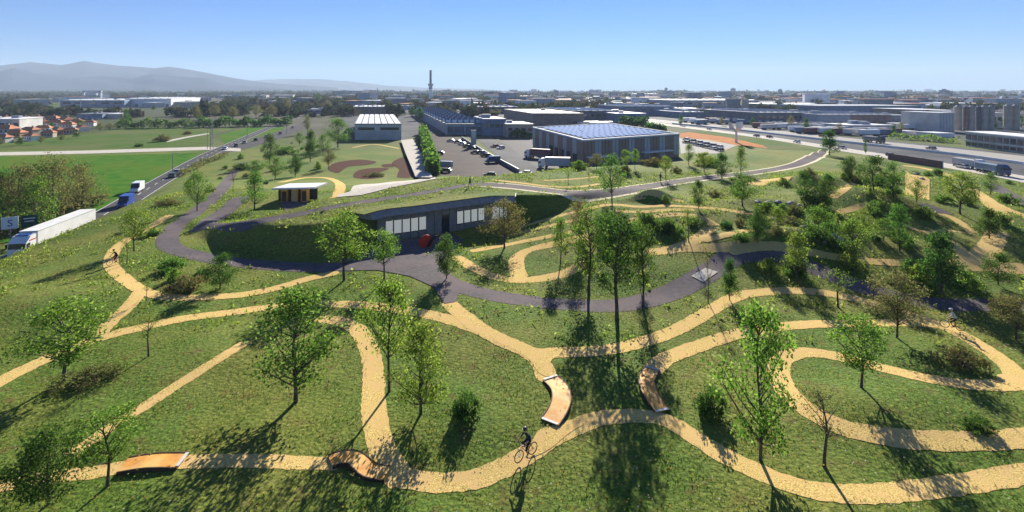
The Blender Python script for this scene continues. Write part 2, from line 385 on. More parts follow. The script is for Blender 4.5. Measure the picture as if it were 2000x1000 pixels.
def ribbon(name, px, w, m, rough=.10, caps=False, step=.4, lift=None, off=0.0, XY=None, kind='structure', nacross=5, zf=None):
    X, Y = XY if XY is not None else wline(px, step)
    tx = np.gradient(X); ty = np.gradient(Y); L = np.hypot(tx, ty)+1e-9; nx, ny = -ty/L, tx/L
    X = X+nx*off; Y = Y+ny*off
    if caps:
        s = np.concatenate([[0], np.cumsum(np.hypot(np.diff(X), np.diff(Y)))]); r = w*.5
        ext = lambda A, sg: A
        e0 = (X[0]-tx[0]/L[0]*r*.8, Y[0]-ty[0]/L[0]*r*.8); e1 = (X[-1]+tx[-1]/L[-1]*r*.8, Y[-1]+ty[-1]/L[-1]*r*.8)
        f0 = [.98, .9, .75, .5, .25, .1, .03]
        X = np.concatenate([[e0[0]+(X[0]-e0[0])*(1-f) for f in f0], X, [X[-1]+(e1[0]-X[-1])*(1-f) for f in f0[::-1]]]); Y = np.concatenate([[e0[1]+(Y[0]-e0[1])*(1-f) for f in f0], Y, [Y[-1]+(e1[1]-Y[-1])*(1-f) for f in f0[::-1]]])
        tx = np.gradient(X); ty = np.gradient(Y); L = np.hypot(tx, ty)+1e-9; nx, ny = -ty/L, tx/L
        s = np.concatenate([[0], np.cumsum(np.hypot(np.diff(X), np.diff(Y)))]); e = np.minimum(s, s[-1]-s)
        cf = np.sqrt(np.clip(1-(1-np.clip(e/r, 0, 1))**2, .0004, 1))
    n = len(X); wl_ = np.full(n, w/2.)+NR.uniform(-rough, rough, n); wr_ = np.full(n, w/2.)+NR.uniform(-rough, rough, n)
    if caps: wl_ = wl_*cf; wr_ = wr_*cf
    _lift[0] += 1; lf = (.012+.0018*(_lift[0] % 12)) if lift is None else lift
    cols = []
    for k in range(nacross):
        t = k/(nacross-1)*2-1; ww = np.where(t < 0, wl_, wr_)*t
        x = X+nx*ww; y = Y+ny*ww; z = (zt(x, y) if zf is None else zf(x, y))+lf
        cols.append(np.stack([x, y, z], -1))
    V = np.stack(cols, 1).reshape(-1, 3)
    i = np.arange(n-1)[:, None]*nacross; j = np.arange(nacross-1)[None, :]
    Q = np.stack([i+j+1, i+j, i+j+nacross, i+j+1+nacross], -1).reshape(-1, 4)[:, ::-1]
    if kind == 'structure' and m in ('dirt', 'asph', 'sand', 'pale', 'wood', 'road'):
        for a, b in zip(X[::2], Y[::2]): MASK.append((a, b, w/2.))
    me = bignp(name, V, Q, m, smoothed=True); me.flip_normals() if me.polygons[0].normal.z < 0 else None
    o = place(name, me)
    if kind: tag(o, kind=kind)
    return o
def patch(name, px, m, z=None, lift=.05, res=1.5):
    """polygon of the photograph laid on the ground as a fine sheet"""
    if z is None: W = [G(*p)[:2] for p in px]
    else: W = [P0(p[0], p[1], z)[:2] for p in px]
    W = np.array(W)
    if z is not None:
        mb = MB(); mb.add([(x, y, z+lift) for x, y in W], [tuple(range(len(W)))]); me = mb.mesh(name, m)
        if me.polygons[0].normal.z < 0: me.flip_normals()
        return tag(place(name, me), kind='structure')
    import bmesh
    bm = bmesh.new(); x0, y0 = W.min(0); x1, y1 = W.max(0)
    f = bm.faces.new([bm.verts.new((x, y, 0)) for x, y in W])
    for a in np.arange(x0+res/2, x1, res): bmesh.ops.bisect_plane(bm, geom=bm.verts[:]+bm.edges[:]+bm.faces[:], plane_co=(a, 0, 0), plane_no=(1, 0, 0))
    for b in np.arange(y0+res/2, y1, res): bmesh.ops.bisect_plane(bm, geom=bm.verts[:]+bm.edges[:]+bm.faces[:], plane_co=(0, b, 0), plane_no=(0, 1, 0))
    for v in bm.verts: v.co.z = float(zt(v.co.x, v.co.y))+lift
    if sum(f.normal.z for f in bm.faces) == 0: bm.normal_update()
    bm.normal_update()
    if sum(f.normal.z for f in bm.faces) < 0: bmesh.ops.reverse_faces(bm, faces=bm.faces[:])
    me = bpy.data.meshes.new(name); bm.to_mesh(me); bm.free(); me.materials.append(M[m])
    for a in np.arange(x0, x1, .6):
        for b in np.arange(y0, y1, .6):
            if inside(W, a, b): MASK.append((a, b, .5))
    return tag(place(name, me), kind='structure')
def inside(W, x, y):
    c = False; n = len(W)
    for i in range(n):
        a, b = W[i], W[i-1]
        if (a[1] > y) != (b[1] > y) and x < (b[0]-a[0])*(y-a[1])/(b[1]-a[1])+a[0]: c = not c
    return c

DP = [  # sandy trails: pixel centre lines, width in metres
 ([(-90, 975), (0, 950), (60, 938), (100, 932), (170, 925), (235, 914)], 1.2),
 ([(352, 903), (400, 901), (450, 900), (540, 902), (600, 905), (648, 905)], 1.25),
 ([(755, 922), (790, 935), (850, 943), (900, 941), (950, 929), (1010, 900), (1060, 868), (1110, 840), (1170, 818), (1240, 812), (1300, 820), (1350, 850), (1420, 893), (1500, 930), (1570, 954), (1640, 964), (1720, 964), (1800, 956), (1900, 942), (2000, 926), (2100, 905)], 1.55),
 ([(628, 624), (660, 627), (697, 643), (722, 685), (730, 740), (729, 790), (736, 840), (750, 885), (778, 930)], 1.8),
 ([(1068, 738), (1058, 712), (1040, 694), (1000, 672), (950, 650), (910, 635), (870, 622), (820, 611), (760, 602), (700, 596), (640, 594), (580, 595), (520, 601), (440, 612), (360, 622), (300, 635), (240, 648), (190, 662), (130, 685), (60, 715), (0, 745), (-80, 790)], 1.75),
 ([(1045, 695), (1090, 688), (1130, 688), (1200, 681), (1280, 661), (1340, 635), (1390, 605), (1440, 579), (1500, 570), (1560, 568), (1620, 574), (1700, 591), (1770, 613), (1830, 632), (1880, 655), (1930, 685), (1970, 715), (1990, 745), (1950, 753), (1880, 750), (1800, 737), (1720, 718), (1650, 700), (1600, 690), (1555, 690), (1525, 706), (1522, 735), (1548, 778), (1600, 815), (1650, 837), (1720, 852), (1800, 860), (1900, 862), (2000, 855), (2100, 840)], 1.75),
 ([(1276, 722), (1300, 701), (1350, 681), (1400, 664), (1450, 650), (1500, 641), (1560, 635), (1640, 632), (1720, 631), (1800, 631), (1850, 637)], 1.75),
 ([(1985, 745), (2030, 760), (2100, 770)], 3.0),
 ([(878, 594), (900, 612), (935, 640), (980, 665), (1040, 690)], 1.9),
 ([(652, 534), (600, 545), (540, 563), (480, 575), (420, 580), (360, 582), (310, 578), (270, 563), (240, 543), (217, 518), (222, 492), (240, 474), (285, 447), (330, 422)], 1.7),
 ([(275, 570), (250, 600), (215, 630), (190, 657)], 1.5),
 ([(478, 670), (420, 705), (350, 750), (280, 795), (230, 825), (192, 852), (150, 880)], 1.15),
 ([(892, 503), (920, 520), (960, 539), (1000, 547), (1050, 545), (1100, 535), (1138, 517)], 2.0),
 ([(1015, 540), (1008, 520), (1013, 500), (1040, 486), (1090, 475), (1140, 463)], 2.2),
 ([(925, 490), (1000, 476), (1050, 466), (1110, 455)], 1.5),
 ([(985, 462), (1040, 449), (1090, 437), (1140, 427)], 1.2),
 ([(990, 452), (1050, 434), (1100, 420), (1140, 410), (1190, 400), (1250, 404), (1300, 402), (1380, 406), (1450, 415), (1500, 425)], 1.4),
 ([(1225, 432), (1270, 424), (1320, 419), (1365, 424), (1395, 440)], 1.6),
 ([(1190, 412), (1250, 414), (1310, 410), (1350, 410)], 1.2),
 ([(1268, 493), (1310, 488), (1345, 476), (1372, 458), (1385, 448)], 2.3),
 ([(1330, 486), (1390, 484), (1440, 482)], 1.9),
 ([(1378, 468), (1410, 460), (1460, 450)], 1.6),
 ([(1430, 490), (1470, 482), (1510, 481), (1560, 489), (1640, 504), (1720, 512), (1785, 514)], 1.6),
 ([(1815, 454), (1850, 470), (1878, 492), (1895, 512)], 1.9),
 ([(2060, 530), (2000, 525), (1950, 524), (1900, 518), (1872, 518)], 2.6),
 ([(1898, 515), (1922, 495), (1938, 475), (1948, 455)], 2.6),
 ([(1838, 418), (1865, 428), (1898, 453)], 1.4),
 ([(1770, 324), (1800, 328), (1835, 336), (1866, 347)], 2.2),
 ([(1898, 368), (1925, 388), (1945, 408), (1960, 428)], 2.4),
 ([(1940, 396), (1975, 412), (2050, 438)], 1.6),
 ([(1628, 384), (1648, 370), (1668, 360)], 1.8),
 ([(1640, 415), (1665, 408), (1695, 400)], 1.5),
 ([(1475, 360), (1500, 352), (1530, 350)], 4.0),
 ([(965, 352), (1020, 358), (1080, 365), (1130, 365), (1170, 360)], 1.3),
 ([(1060, 353), (1120, 350), (1170, 345)], 1.0),
 ([(548, 356), (600, 347), (645, 349), (665, 362), (658, 384)], 2.6),
 ([(1240, 388), (1262, 379), (1290, 380), (1312, 388), (1330, 393)], 1.3),
 ([(690, 288), (730, 282), (780, 290)], 2.0),
 ([(1760, 436), (1800, 452), (1850, 450), (1892, 456)], .8),
]
for px, w in DP: ribbon('dirt_path', px, w*.86, 'dirt', rough=.06, caps=True, step=.3)
AP = [
 ([(470, 318), (450, 345), (425, 380), (385, 412), (350, 437), (328, 462), (335, 484), (380, 498), (450, 511), (550, 520), (650, 523), (740, 519), (810, 518), (850, 535), (880, 553), (930, 570), (990, 582), (1080, 593), (1180, 598), (1250, 590), (1310, 572), (1360, 546), (1400, 521), (1430, 502), (1470, 494), (1520, 498), (1570, 516), (1630, 541), (1700, 567), (1770, 584), (1850, 595), (1940, 596), (2060, 602)], 2.7),
 ([(385, 452), (405, 436), (430, 420), (452, 402), (470, 385)], 3.2),
 ([(405, 440), (450, 437), (500, 433), (560, 423), (640, 407), (720, 393), (800, 381), (870, 369), (920, 361), (980, 360)], 2.2),
 ([(940, 360), (1000, 364), (1060, 371), (1120, 377), (1180, 376), (1250, 367), (1330, 354), (1400, 345), (1480, 336), (1550, 323), (1590, 306), (1612, 292)], 3.0),
 ([(1800, 398), (1825, 408), (1845, 418)], 2.6),
 ([(1930, 358), (1965, 378), (2050, 415)], 3.2),
]
for px, w in AP: ribbon('footpath', px, w, 'asph', rough=.02)
for px, w in AP[3:4]:
    XY = wline(px)
    for o_, n_ in ((1.75, .5), (-1.85, .75)):
        tag(ribbon('path_edging', None, n_, 'cream', rough=.05, off=o_, XY=XY, kind=None), kind='structure')
patch('entrance_plaza', [(655, 516), (700, 497), (745, 480), (770, 470), (830, 464), (880, 454), (905, 470), (885, 492), (868, 508), (885, 545), (900, 566), (890, 590), (868, 594), (845, 560), (800, 540), (735, 528), (650, 530)], 'asph', lift=.06, res=.9)
patch('pavement', [(657, 386), (690, 364), (760, 356), (850, 344), (858, 349), (760, 368), (705, 382)], 'pale', lift=.09)
patch('sand_patch', [(1768, 333), (1816, 352), (1815, 392), (1768, 380)], 'dirt', lift=.07, res=.8)
for q in ([(640, 330), (655, 318), (700, 312), (735, 316), (720, 322), (680, 326), (660, 338)], [(690, 346), (700, 333), (735, 328), (760, 330), (740, 338), (750, 345), (720, 350)], [(765, 318), (795, 305), (803, 318), (806, 345), (775, 346), (780, 332)], [(745, 322), (765, 320), (770, 326), (750, 327)]):
    patch('playground_surface', cspline(q, 5), 'mulch', lift=.05)
patch('stone_crossing', [(1350, 540), (1378, 524), (1402, 532), (1374, 552)], 'pale', lift=.07, res=.6)
for q in ([(955, 650), (1000, 664), (1045, 680), (1090, 682), (1140, 682), (1110, 692), (1082, 700), (1072, 718), (1072, 736), (1052, 728), (1030, 700), (1000, 682), (970, 668)], [(1052, 842), (1080, 832), (1110, 830), (1140, 828), (1110, 848), (1070, 880), (1030, 895), (1038, 868)]):
    patch('dirt_clearing', cspline(q), 'dirt', lift=.036, res=.6)

# ------------------------------------------------------------ the plain: fields, roads, yards (flat at -8)
patch('field', [(-900, 420), (-900, 312), (0, 306), (180, 304), (380, 299), (415, 304), (330, 350), (230, 405), (120, 480)], 'field', z=ZP, lift=.03)
patch('field', [(-200, 290), (60, 292), (330, 287), (400, 286), (420, 262), (470, 249), (250, 249), (150, 260), (40, 278)], 'field2', z=ZP, lift=.03)
patch('field', [(440, 282), (540, 258), (560, 248), (480, 249), (425, 264)], 'field', z=ZP, lift=.035)
patch('field', [(-500, 215), (-500, 202), (0, 200), (110, 200), (120, 208), (60, 216)], 'field2', z=ZP, lift=.04)
patch('field', [(430, 240), (560, 238), (560, 232), (430, 233)], 'field2', z=ZP, lift=.04)
patch('farm_track', [(-100, 303), (0, 297.5), (180, 294), (330, 289), (400, 287), (470, 290), (470, 296), (400, 293), (340, 295), (180, 300), (0, 304), (-100, 310)], 'pale', z=ZP, lift=.07)
patch('farm_track', [(322, 275), (370, 266), (408, 260), (408, 262), (370, 268.5), (326, 278)], 'pale', z=ZP, lift=.08)
patch('junction', [(395, 291), (450, 287), (500, 273), (560, 252), (600, 236), (612, 236), (600, 246), (545, 272), (490, 288), (430, 302)], 'road', z=ZP, lift=.06)
patch('car_park', [(850, 350), (838, 290), (832, 262), (905, 270), (950, 300), (1010, 335), (1040, 352)], 'carpark', z=ZP, lift=.05)
patch('access_road', [(1040, 352), (1010, 330), (958, 295), (930, 272), (960, 270), (1000, 290), (1045, 325), (1075, 350)], 'yard', z=ZP, lift=.09)
patch('loading_yard', [(1075, 350), (1045, 325), (1000, 290), (960, 268), (1040, 262), (1140, 300), (1330, 310), (1400, 340)], 'road', z=ZP, lift=.055)
patch('pavement', [(812, 348), (792, 300), (783, 275), (806, 272), (822, 300), (845, 348)], 'pale', z=ZP+.9, lift=.3)
patch('industrial_yard', [(690, 262), (660, 225), (690, 205), (1000, 192), (1500, 192), (2100, 200), (2200, 262), (1850, 272), (1700, 268), (1500, 252), (1300, 238), (1040, 262), (830, 262), (790, 272), (690, 272)], 'yard', z=ZP, lift=.02)
patch('bare_earth', [(1322, 262), (1345, 258), (1420, 268), (1490, 284), (1500, 290), (1440, 284), (1380, 273), (1325, 268)], 'soil', z=ZP, lift=.06)
patch('verge', [(1345, 257), (1380, 254), (1500, 272), (1600, 294), (1500, 292), (1420, 268)], 'field2', z=ZP, lift=.05)
patch('staff_parking', [(1326, 269), (1380, 273), (1440, 284), (1400, 300), (1330, 300)], 'conc', z=ZP, lift=.045)

patch('road_shoulder', [(1320, 246), (1500, 270), (1700, 303), (2000, 352), (2300, 415), (2300, 345), (2000, 300), (1700, 272), (1500, 252), (1320, 240)], 'yard', z=ZP, lift=.045)
RD = lambda x, y: np.full(np.shape(x), ZP)
def road(name, XY, w, m='road', lift=.1, off=0): return ribbon(name, None, w, m, rough=0, XY=XY, lift=lift, off=off, zf=RD, nacross=3)
def wl2(pts, step=4.):
    W = np.array(pts, float); seg = np.linalg.norm(np.diff(W, axis=0), axis=1); s = np.concatenate([[0], np.cumsum(seg)])
    t = np.linspace(0, s[-1], int(s[-1]/step)); X = np.interp(t, s, W[:, 0]); Y = np.interp(t, s, W[:, 1])
    for _ in range(30): X[1:-1] = (X[:-2]+2*X[1:-1]+X[2:])/4; Y[1:-1] = (Y[:-2]+2*Y[1:-1]+Y[2:])/4
    return X, Y
LR = wl2(ROAD)
road('country_road', LR, 6.4)
for o_ in (2.95, -2.95): road('road_marking', LR, .18, 'white', .112, o_)
X_, Y_ = LR
dm = MB()
for i in range(0, len(X_)-2, 2):
    a = math.atan2(Y_[i+1]-Y_[i], X_[i+1]-X_[i]); dm.box((X_[i], Y_[i], ZP+.112), (3, .18, .01), a)
tag(dm.build('road_marking', 'white'), kind='structure')
MW = wl2([fp(a, b, ZP) for a, b in ((2500, 455), (2250, 402), (2000, 349), (1900, 331), (1800, 316), (1700, 301), (1600, 285), (1500, 269), (1400, 256), (1310, 245), (1230, 234))])
MW2 = wl2([fp(a, b, ZP) for a, b in ((2500, 400), (2250, 350), (2000, 311), (1900, 300), (1800, 289), (1700, 279), (1600, 268), (1500, 257), (1400, 247), (1310, 239), (1230, 231))])
road('motorway', MW, 11.0, 'pale'); road('motorway', MW2, 24.0, 'conc')
for mw, w in ((MW, 5.0), (MW2, 6.0), (MW2, 11.5)):
    for o_ in (w, -w): road('road_marking', mw, .25, 'white', .112, o_)
SR = wl2([fp(a, b, ZP) for a, b in ((1300, 241), (1400, 250), (1500, 262), (1600, 270), (1750, 282), (2000, 300), (2400, 340))])

# barriers along the motorway
def wallribbon(name, XY, off, h, th, m, label, cat, i0=0, i1=None, z0=ZP, seg=1, partname=None, pm=None):
    X, Y = XY; X = X[i0:i1]; Y = Y[i0:i1]; tx = np.gradient(X); ty = np.gradient(Y); L = np.hypot(tx, ty); nx, ny = -ty/L, tx/L
    X = X+nx*off; Y = Y+ny*off; root = thing(name, label, cat, (X[0], Y[0], z0))
    for k in range(0, len(X)-seg, seg):
        a, b = k, k+seg; g = .06
        dx, dy = X[b]-X[a], Y[b]-Y[a]; l = math.hypot(dx, dy); an_ = math.atan2(dy, dx)
        mb = MB(); mb.box(((X[a]+X[b])/2-X[0], (Y[a]+Y[b])/2-Y[0], h/2), (l-g, th, h), an_)
        mb.build(partname or 'panel', m, root)
        if pm:
            p = MB(); p.box((X[a]-X[0], Y[a]-Y[0], h/2+.15), (.25, .3, h+.3), an_); p.build('post', pm, root)
    return root
wallribbon('median_barrier', MW2, 13.2, 1.1, .5, 'white', 'long pale concrete barrier between the motorway carriageways', 'barrier', 0, 80, seg=6)
nb = [k for k in range(len(MW[0])) if 1735 < MW[0][k]/MW[1][k]*F+1000 < 1880]
wallribbon('noise_barrier', MW, 7.5, 2.6, .35, 'dred', 'dark red noise barrier of panels beside the motorway', 'barrier', nb[0], nb[-1], seg=2, pm='grey')

# hills on the horizon
def ridge(name, dist, prof, seed, z0=-9):
    rr = np.random.RandomState(seed); px = np.array([p[0] for p in prof], float); hh = np.array([p[1] for p in prof], float)
    n = 500; x = np.linspace(px[0], px[-1], n); top = np.interp(x, px, hh)
    nz = np.zeros(n)
    for o in range(1, 5): nz += np.interp(np.arange(n), np.linspace(0, n, 6*2**o), rr.uniform(-1, 1, 6*2**o))*(6./2**o)
    top = np.maximum(top+nz*(top/60.+.1)*.7, .5)*dist/F
    rows = 14; V = []; wbase = rr.uniform(.8, 1.1, 40)
    for r in range(rows):
        t = r/(rows-1.); prof_ = math.sin(min(t, 1)*math.pi*.5) if t <= 1 else 1
        Yd = dist*.82+dist*.18*t
        wob = (np.interp(np.arange(n)+r*6, np.linspace(0, n+100, 40), wbase)) if 0 < r < rows-1 else np.ones(n)
        V.append(np.stack([(x-1000)/F*Yd, np.full(n, Yd), z0+(top+HC-z0)*(t**1.15)*np.minimum(wob, 1.0 if t > .8 else 1.2)], -1))
    V.append(np.stack([(x-1000)/F*(dist*1.1), np.full(n, dist*1.1), np.full(n, z0-1.)], -1))
    V = np.array(V).reshape(-1, 3); i = np.arange(rows)[:, None]*n; j = np.arange(n-1)[None, :]
    Q = np.stack([i+j, i+j+1, i+j+1+n, i+j+n], -1).reshape(-1, 4)
    tag(place(name, bignp(name, V, Q, 'mountain', smoothed=True)), kind='structure')
ridge('mountains', 6800, [(-900, 40), (-300, 62), (-100, 52), (0, 48), (60, 56), (120, 50), (165, 58), (230, 48), (300, 42), (330, 45), (400, 34), (450, 24), (520, 14), (600, 8), (660, 4)], 3)
ridge('mountains', 5400, [(-900, 30), (-200, 44), (0, 36), (25, 42), (80, 32), (140, 24), (200, 28), (260, 25), (300, 32), (350, 26), (400, 24), (440, 10), (520, 4), (560, 1)], 5)
ridge('mountains', 10500, [(380, 1), (450, 14), (520, 20), (580, 22), (640, 20), (700, 14), (760, 8), (850, 3), (950, 1)], 9)
# ------------------------------------------------------------ wooden trail ramps
def ramp(px, w, hs, label, endplates=(0, 1)):
    X, Y = wline(px, .3); n = len(X); tx = np.gradient(X); ty = np.gradient(Y); L = np.hypot(tx, ty); nx, ny = -ty/L, tx/L
    t = np.linspace(0, 1, n); h = np.interp(t, np.linspace(0, 1, len(hs)), hs)*.32
    h = np.convolve(np.pad(h, 3, 'edge'), np.ones(7)/7, 'valid')
    zc = zt(X, Y); tilt = np.zeros(n)
    o = (X[0], Y[0], float(zc[0])); root = thing('trail_ramp', label, 'ramp', o)
    def row(s, dz):
        x = X+nx*s; y = Y+ny*s; return [(a-o[0], b-o[1], c-o[2]+d+dz) for a, b, c, d in zip(x, y, np.maximum(zc, zt(x, y)-.05), h)]
    # deck of sheets, each its own part
    k = 0; step = max(2, int(.95/.3)); a, b = row(-w/2, 0), row(w/2, 0); a2, b2 = row(-w/2, -.07), row(w/2, -.07)
    while k < n-1:
        e = min(k+step, n-1); mb = MB(); vs = []
        for i in range(k, e+1): vs += [a[i], b[i], b2[i], a2[i]]
        fs = []
        for i in range(e-k):
            p, q = 4*i, 4*i+4
            fs += [(p, q, q+1, p+1), (p+1, q+1, q+2, p+2), (p+2, q+2, q+3, p+3), (p+3, q+3, q, p)]
        fs += [(0, 1, 2, 3), (4*(e-k)+3, 4*(e-k)+2, 4*(e-k)+1, 4*(e-k))]
        mb.add(vs, fs); mb.build('deck_board', 'wood' if (k//step) % 2 else 'woodb', root); k = e
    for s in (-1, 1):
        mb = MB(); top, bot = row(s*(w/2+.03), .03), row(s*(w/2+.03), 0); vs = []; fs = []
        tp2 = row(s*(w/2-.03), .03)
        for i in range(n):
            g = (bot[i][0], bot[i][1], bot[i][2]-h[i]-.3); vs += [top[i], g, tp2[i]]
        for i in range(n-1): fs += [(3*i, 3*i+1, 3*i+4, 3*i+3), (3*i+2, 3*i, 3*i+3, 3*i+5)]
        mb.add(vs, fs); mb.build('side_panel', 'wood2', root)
    for e in endplates:
        i = 0 if e == 0 else n-1; mb = MB(); an_ = math.atan2(ty[i], tx[i])
        mb.box((X[i]-o[0], Y[i]-o[1], float(zc[i])-o[2]+h[i]+.045), (.18, w-.12, .03), an_); mb.build('end_plate', 'offwhite', root)
    return root
ramp([(240, 913), (280, 908), (320, 905), (356, 903)], 1.15, [.35, .7, .75, .6, .3], 'straight orange wooden ramp in the trail beside the thin sparse tree', (1,))
ramp([(645, 905), (665, 899), (688, 900), (705, 912), (722, 924), (757, 928)], 1.05, [.2, .8, .9, .7, .8, .5, .15], 'wavy S-shaped wooden ramp joining the bottom trail', ())
ramp([(1075, 740), (1092, 758), (1098, 782), (1090, 805), (1074, 826)], 1.25, [.15, .55, .75, .6, .15], 'curved orange wooden berm below the wide dirt junction')
ramp([(1274, 722), (1263, 745), (1268, 770), (1281, 790), (1294, 804)], 1.1, [.15, .7, .9, .7, .15], 'reddish curved wooden berm with white plates at both ends')

# ------------------------------------------------------------ building under the green roof
b0 = thing('pavilion_building', 'dark panelled building under the green roof with lit white windows', 'building', (0, 0, 0))
Ex, Ey = wl2([e for e in E[5:12]], .25)
W_px = Ex/Ey*F+1000
sE = np.concatenate([[0], np.cumsum(np.hypot(np.diff(Ex), np.diff(Ey)))])
i0 = int(np.argmin(abs(W_px-738))); i1 = int(np.argmin(abs(W_px-992)))
npan = 17; cuts = np.linspace(sE[i0], sE[i1], npan+1)
def at_s(s): return np.interp(s, sE, Ex), np.interp(s, sE, Ey)
def seg_box(mb, s0, s1, z0, z1, th, push=0, g=.03):
    (xa, ya), (xb, yb) = at_s(s0+g), at_s(s1-g); dx, dy = xb-xa, yb-ya; l = math.hypot(dx, dy); ux, uy = dx/l, dy/l
    nx, ny = uy, -ux                       # toward the camera
    cx, cy = (xa+xb)/2+nx*push, (ya+yb)/2+ny*push
    mb.box((cx, cy, (z0+z1)/2), (l, th, z1-z0), math.atan2(dy, dx))
HB = 3.55
for k in range(npan):
    s0, s1 = cuts[k], cuts[k+1]; pxm = np.interp((s0+s1)/2, sE, W_px)
    win = 752 < pxm < 830 or 890 < pxm < 948 or 958 < pxm < 988; door = 856 < pxm < 876
    zb = float(zt(*at_s((s0+s1)/2)))-.3 if False else -.6
    if win:
        m_ = MB(); seg_box(m_, s0, s1, zb, .75, .3); m_.build('plinth_panel', 'facade', b0)
        m_ = MB(); seg_box(m_, s0, s1, 2.75, HB, .3); m_.build('facade_panel', 'facade', b0)
        m_ = MB(); seg_box(m_, s0, s1, .8, 2.70, .10, -.06, .05); wv = m_.build('window', 'litglass', b0)
        m_ = MB(); seg_box(m_, s0, s0+.12, .75, 2.75, .26, 0, .03); seg_box(m_, s0, s1, .75, .83, .24, .01, .16); seg_box(m_, s0, s1, 2.67, 2.75, .24, .01, .16); m_.build('window_frame', 'dark', wv)
    elif door:
        m_ = MB(); seg_box(m_, s0, s1, zb, 2.5, .16); m_.build('door', 'glass', b0)
        m_ = MB(); seg_box(m_, s0, s1, 2.52, HB, .3); m_.build('facade_panel', 'facade', b0)
    else:
        m_ = MB(); seg_box(m_, s0, s1, zb, HB, .3); m_.build('facade_panel', 'facade', b0)
# sloping fascia and roof edge
m_ = MB(); ss = np.linspace(sE[i0]-1.5, sE[i1]+2, 70); vs = []; fs = []
for s in ss:
    x, y = at_s(s); x2, y2 = at_s(s+.2); l = math.hypot(x2-x, y2-y); nx, ny = (y2-y)/l, -(x2-x)/l
    for pz, z in ((.9, HB-.05), (.25, HB+.75), (-2.2, HB+.80), (-2.2, HB-.1), (.2, HB-.1)): vs.append((x+nx*pz, y+ny*pz, z))
for i in range(len(ss)-1):
    for k in range(5): fs.append((5*i+k, 5*i+(k+1) % 5, 5*i+5+(k+1) % 5, 5*i+5+k))
fs += [(4, 3, 2, 1, 0), tuple(5*(len(ss)-1)+k for k in range(5))]
m_.add(vs, fs); m_.build('fascia', 'fascia', b0)
m_ = MB(); vs = []; fs = []
for s in np.linspace(sE[i0]-2.5, sE[i1]+3, 60):
    x, y = at_s(s); x2, y2 = at_s(s+.2); l = math.hypot(x2-x, y2-y); nx, ny = (y2-y)/l, -(x2-x)/l
    for pz in (.22, -1.2, -2.6, -4.2):
        q = (x+nx*pz, y+ny*pz); vs.append((q[0], q[1], max(HB+.86, float(zt(*q))+.06) if pz > -3 else float(zt(*q))-.05))
for i in range(59):
    for k in range(3): fs.append((4*i+k, 4*i+k+1, 4*i+5+k, 4*i+4+k))
m_.add(vs, fs); o = m_.build('green_roof_edge', 'ground', b0)
# red sculpture by the entrance
x, y, z = G(832, 484); m_ = MB(); r0 = thing('red_sculpture', 'round red disc sculpture with a black swoosh standing before the dark building', 'sculpture', (x, y, z), .5)
m_.tube([(0, 0, .75), (0, .12, .75)], .95, 22); m_.build('disc', 'red', r0)
m_ = MB(); m_.tube([(.1, -.08, .1), (.5, -.1, .5), (.75, -.1, 1.0), (1.3, -.1, 1.35), (2.0, -.08, 1.5)], [.1, .2, .24, .16, .03], 8); m_.build('swoosh', 'black', r0)

# small kiosk with the white roof
x, y, z = G(583, 393); r0 = thing('kiosk', 'small kiosk with a broad white flat roof over wooden boxes', 'kiosk', (x, y, z), .12)
m_ = MB(); m_.prism([(-4.3, -1.2), (3.2, -1.2), (4.4, 3.4), (-2.6, 3.4)], 2.45, 2.75); m_.build('roof', 'white', r0)
for i, xx in enumerate((-2.3, -.5, 1.2)):
    m_ = MB(); m_.box((xx, 0, 1.2), (1.15, 1.6, 2.4)); c_ = m_.build('timber_box', 'wood', r0)
    m_ = MB(); m_.box((xx, -.83, 1.1), (.75, .06, 1.8)); m_.build('opening', 'sand' if i == 1 else 'wood2', c_)
m_ = MB(); m_.box((-.4, 1.2, 1.2), (7.0, .2, 2.4)); m_.build('back_wall', 'dark', r0)
patch('pavement', [(548, 402), (555, 389), (600, 386), (604, 396), (590, 404)], 'asph', lift=.1)

# ------------------------------------------------------------ vehicles (length along +x)
def profile(mb, pts, w, mi=0, inset=0):
    """closed side profile (x,z) extruded across y"""
    n = len(pts); vs = [(x, -w/2, z) for x, z in pts]+[(x, w/2, z) for x, z in pts]
    mb.add(vs, [tuple(range(n)), tuple(range(2*n-1, n-1, -1))]+[(i, i+n, (i+1) % n+n, (i+1) % n) for i in range(n)], mi)
_vm = {}
def wheels(root, xs, w, r):
    key = ('wheel', r)
    if key not in _vm:
        m_ = MB(); m_.tube([(0, -.12, 0), (0, .12, 0)], r, 14, 0); m_.tube([(0, -.125, 0), (0, .125, 0)], r*.55, 10, 1); _vm[key] = m_.mesh('wheel', ['rubber', 'metal'])
    for x in xs:
        for s in (-1, 1): place('wheel', _vm[key], root, (x, s*(w/2-.12), r))
def paint(name, c, rough=.3): 
    if name not in M: M[name] = mat(name, c, None, rough=rough, spec=.6)
    return name
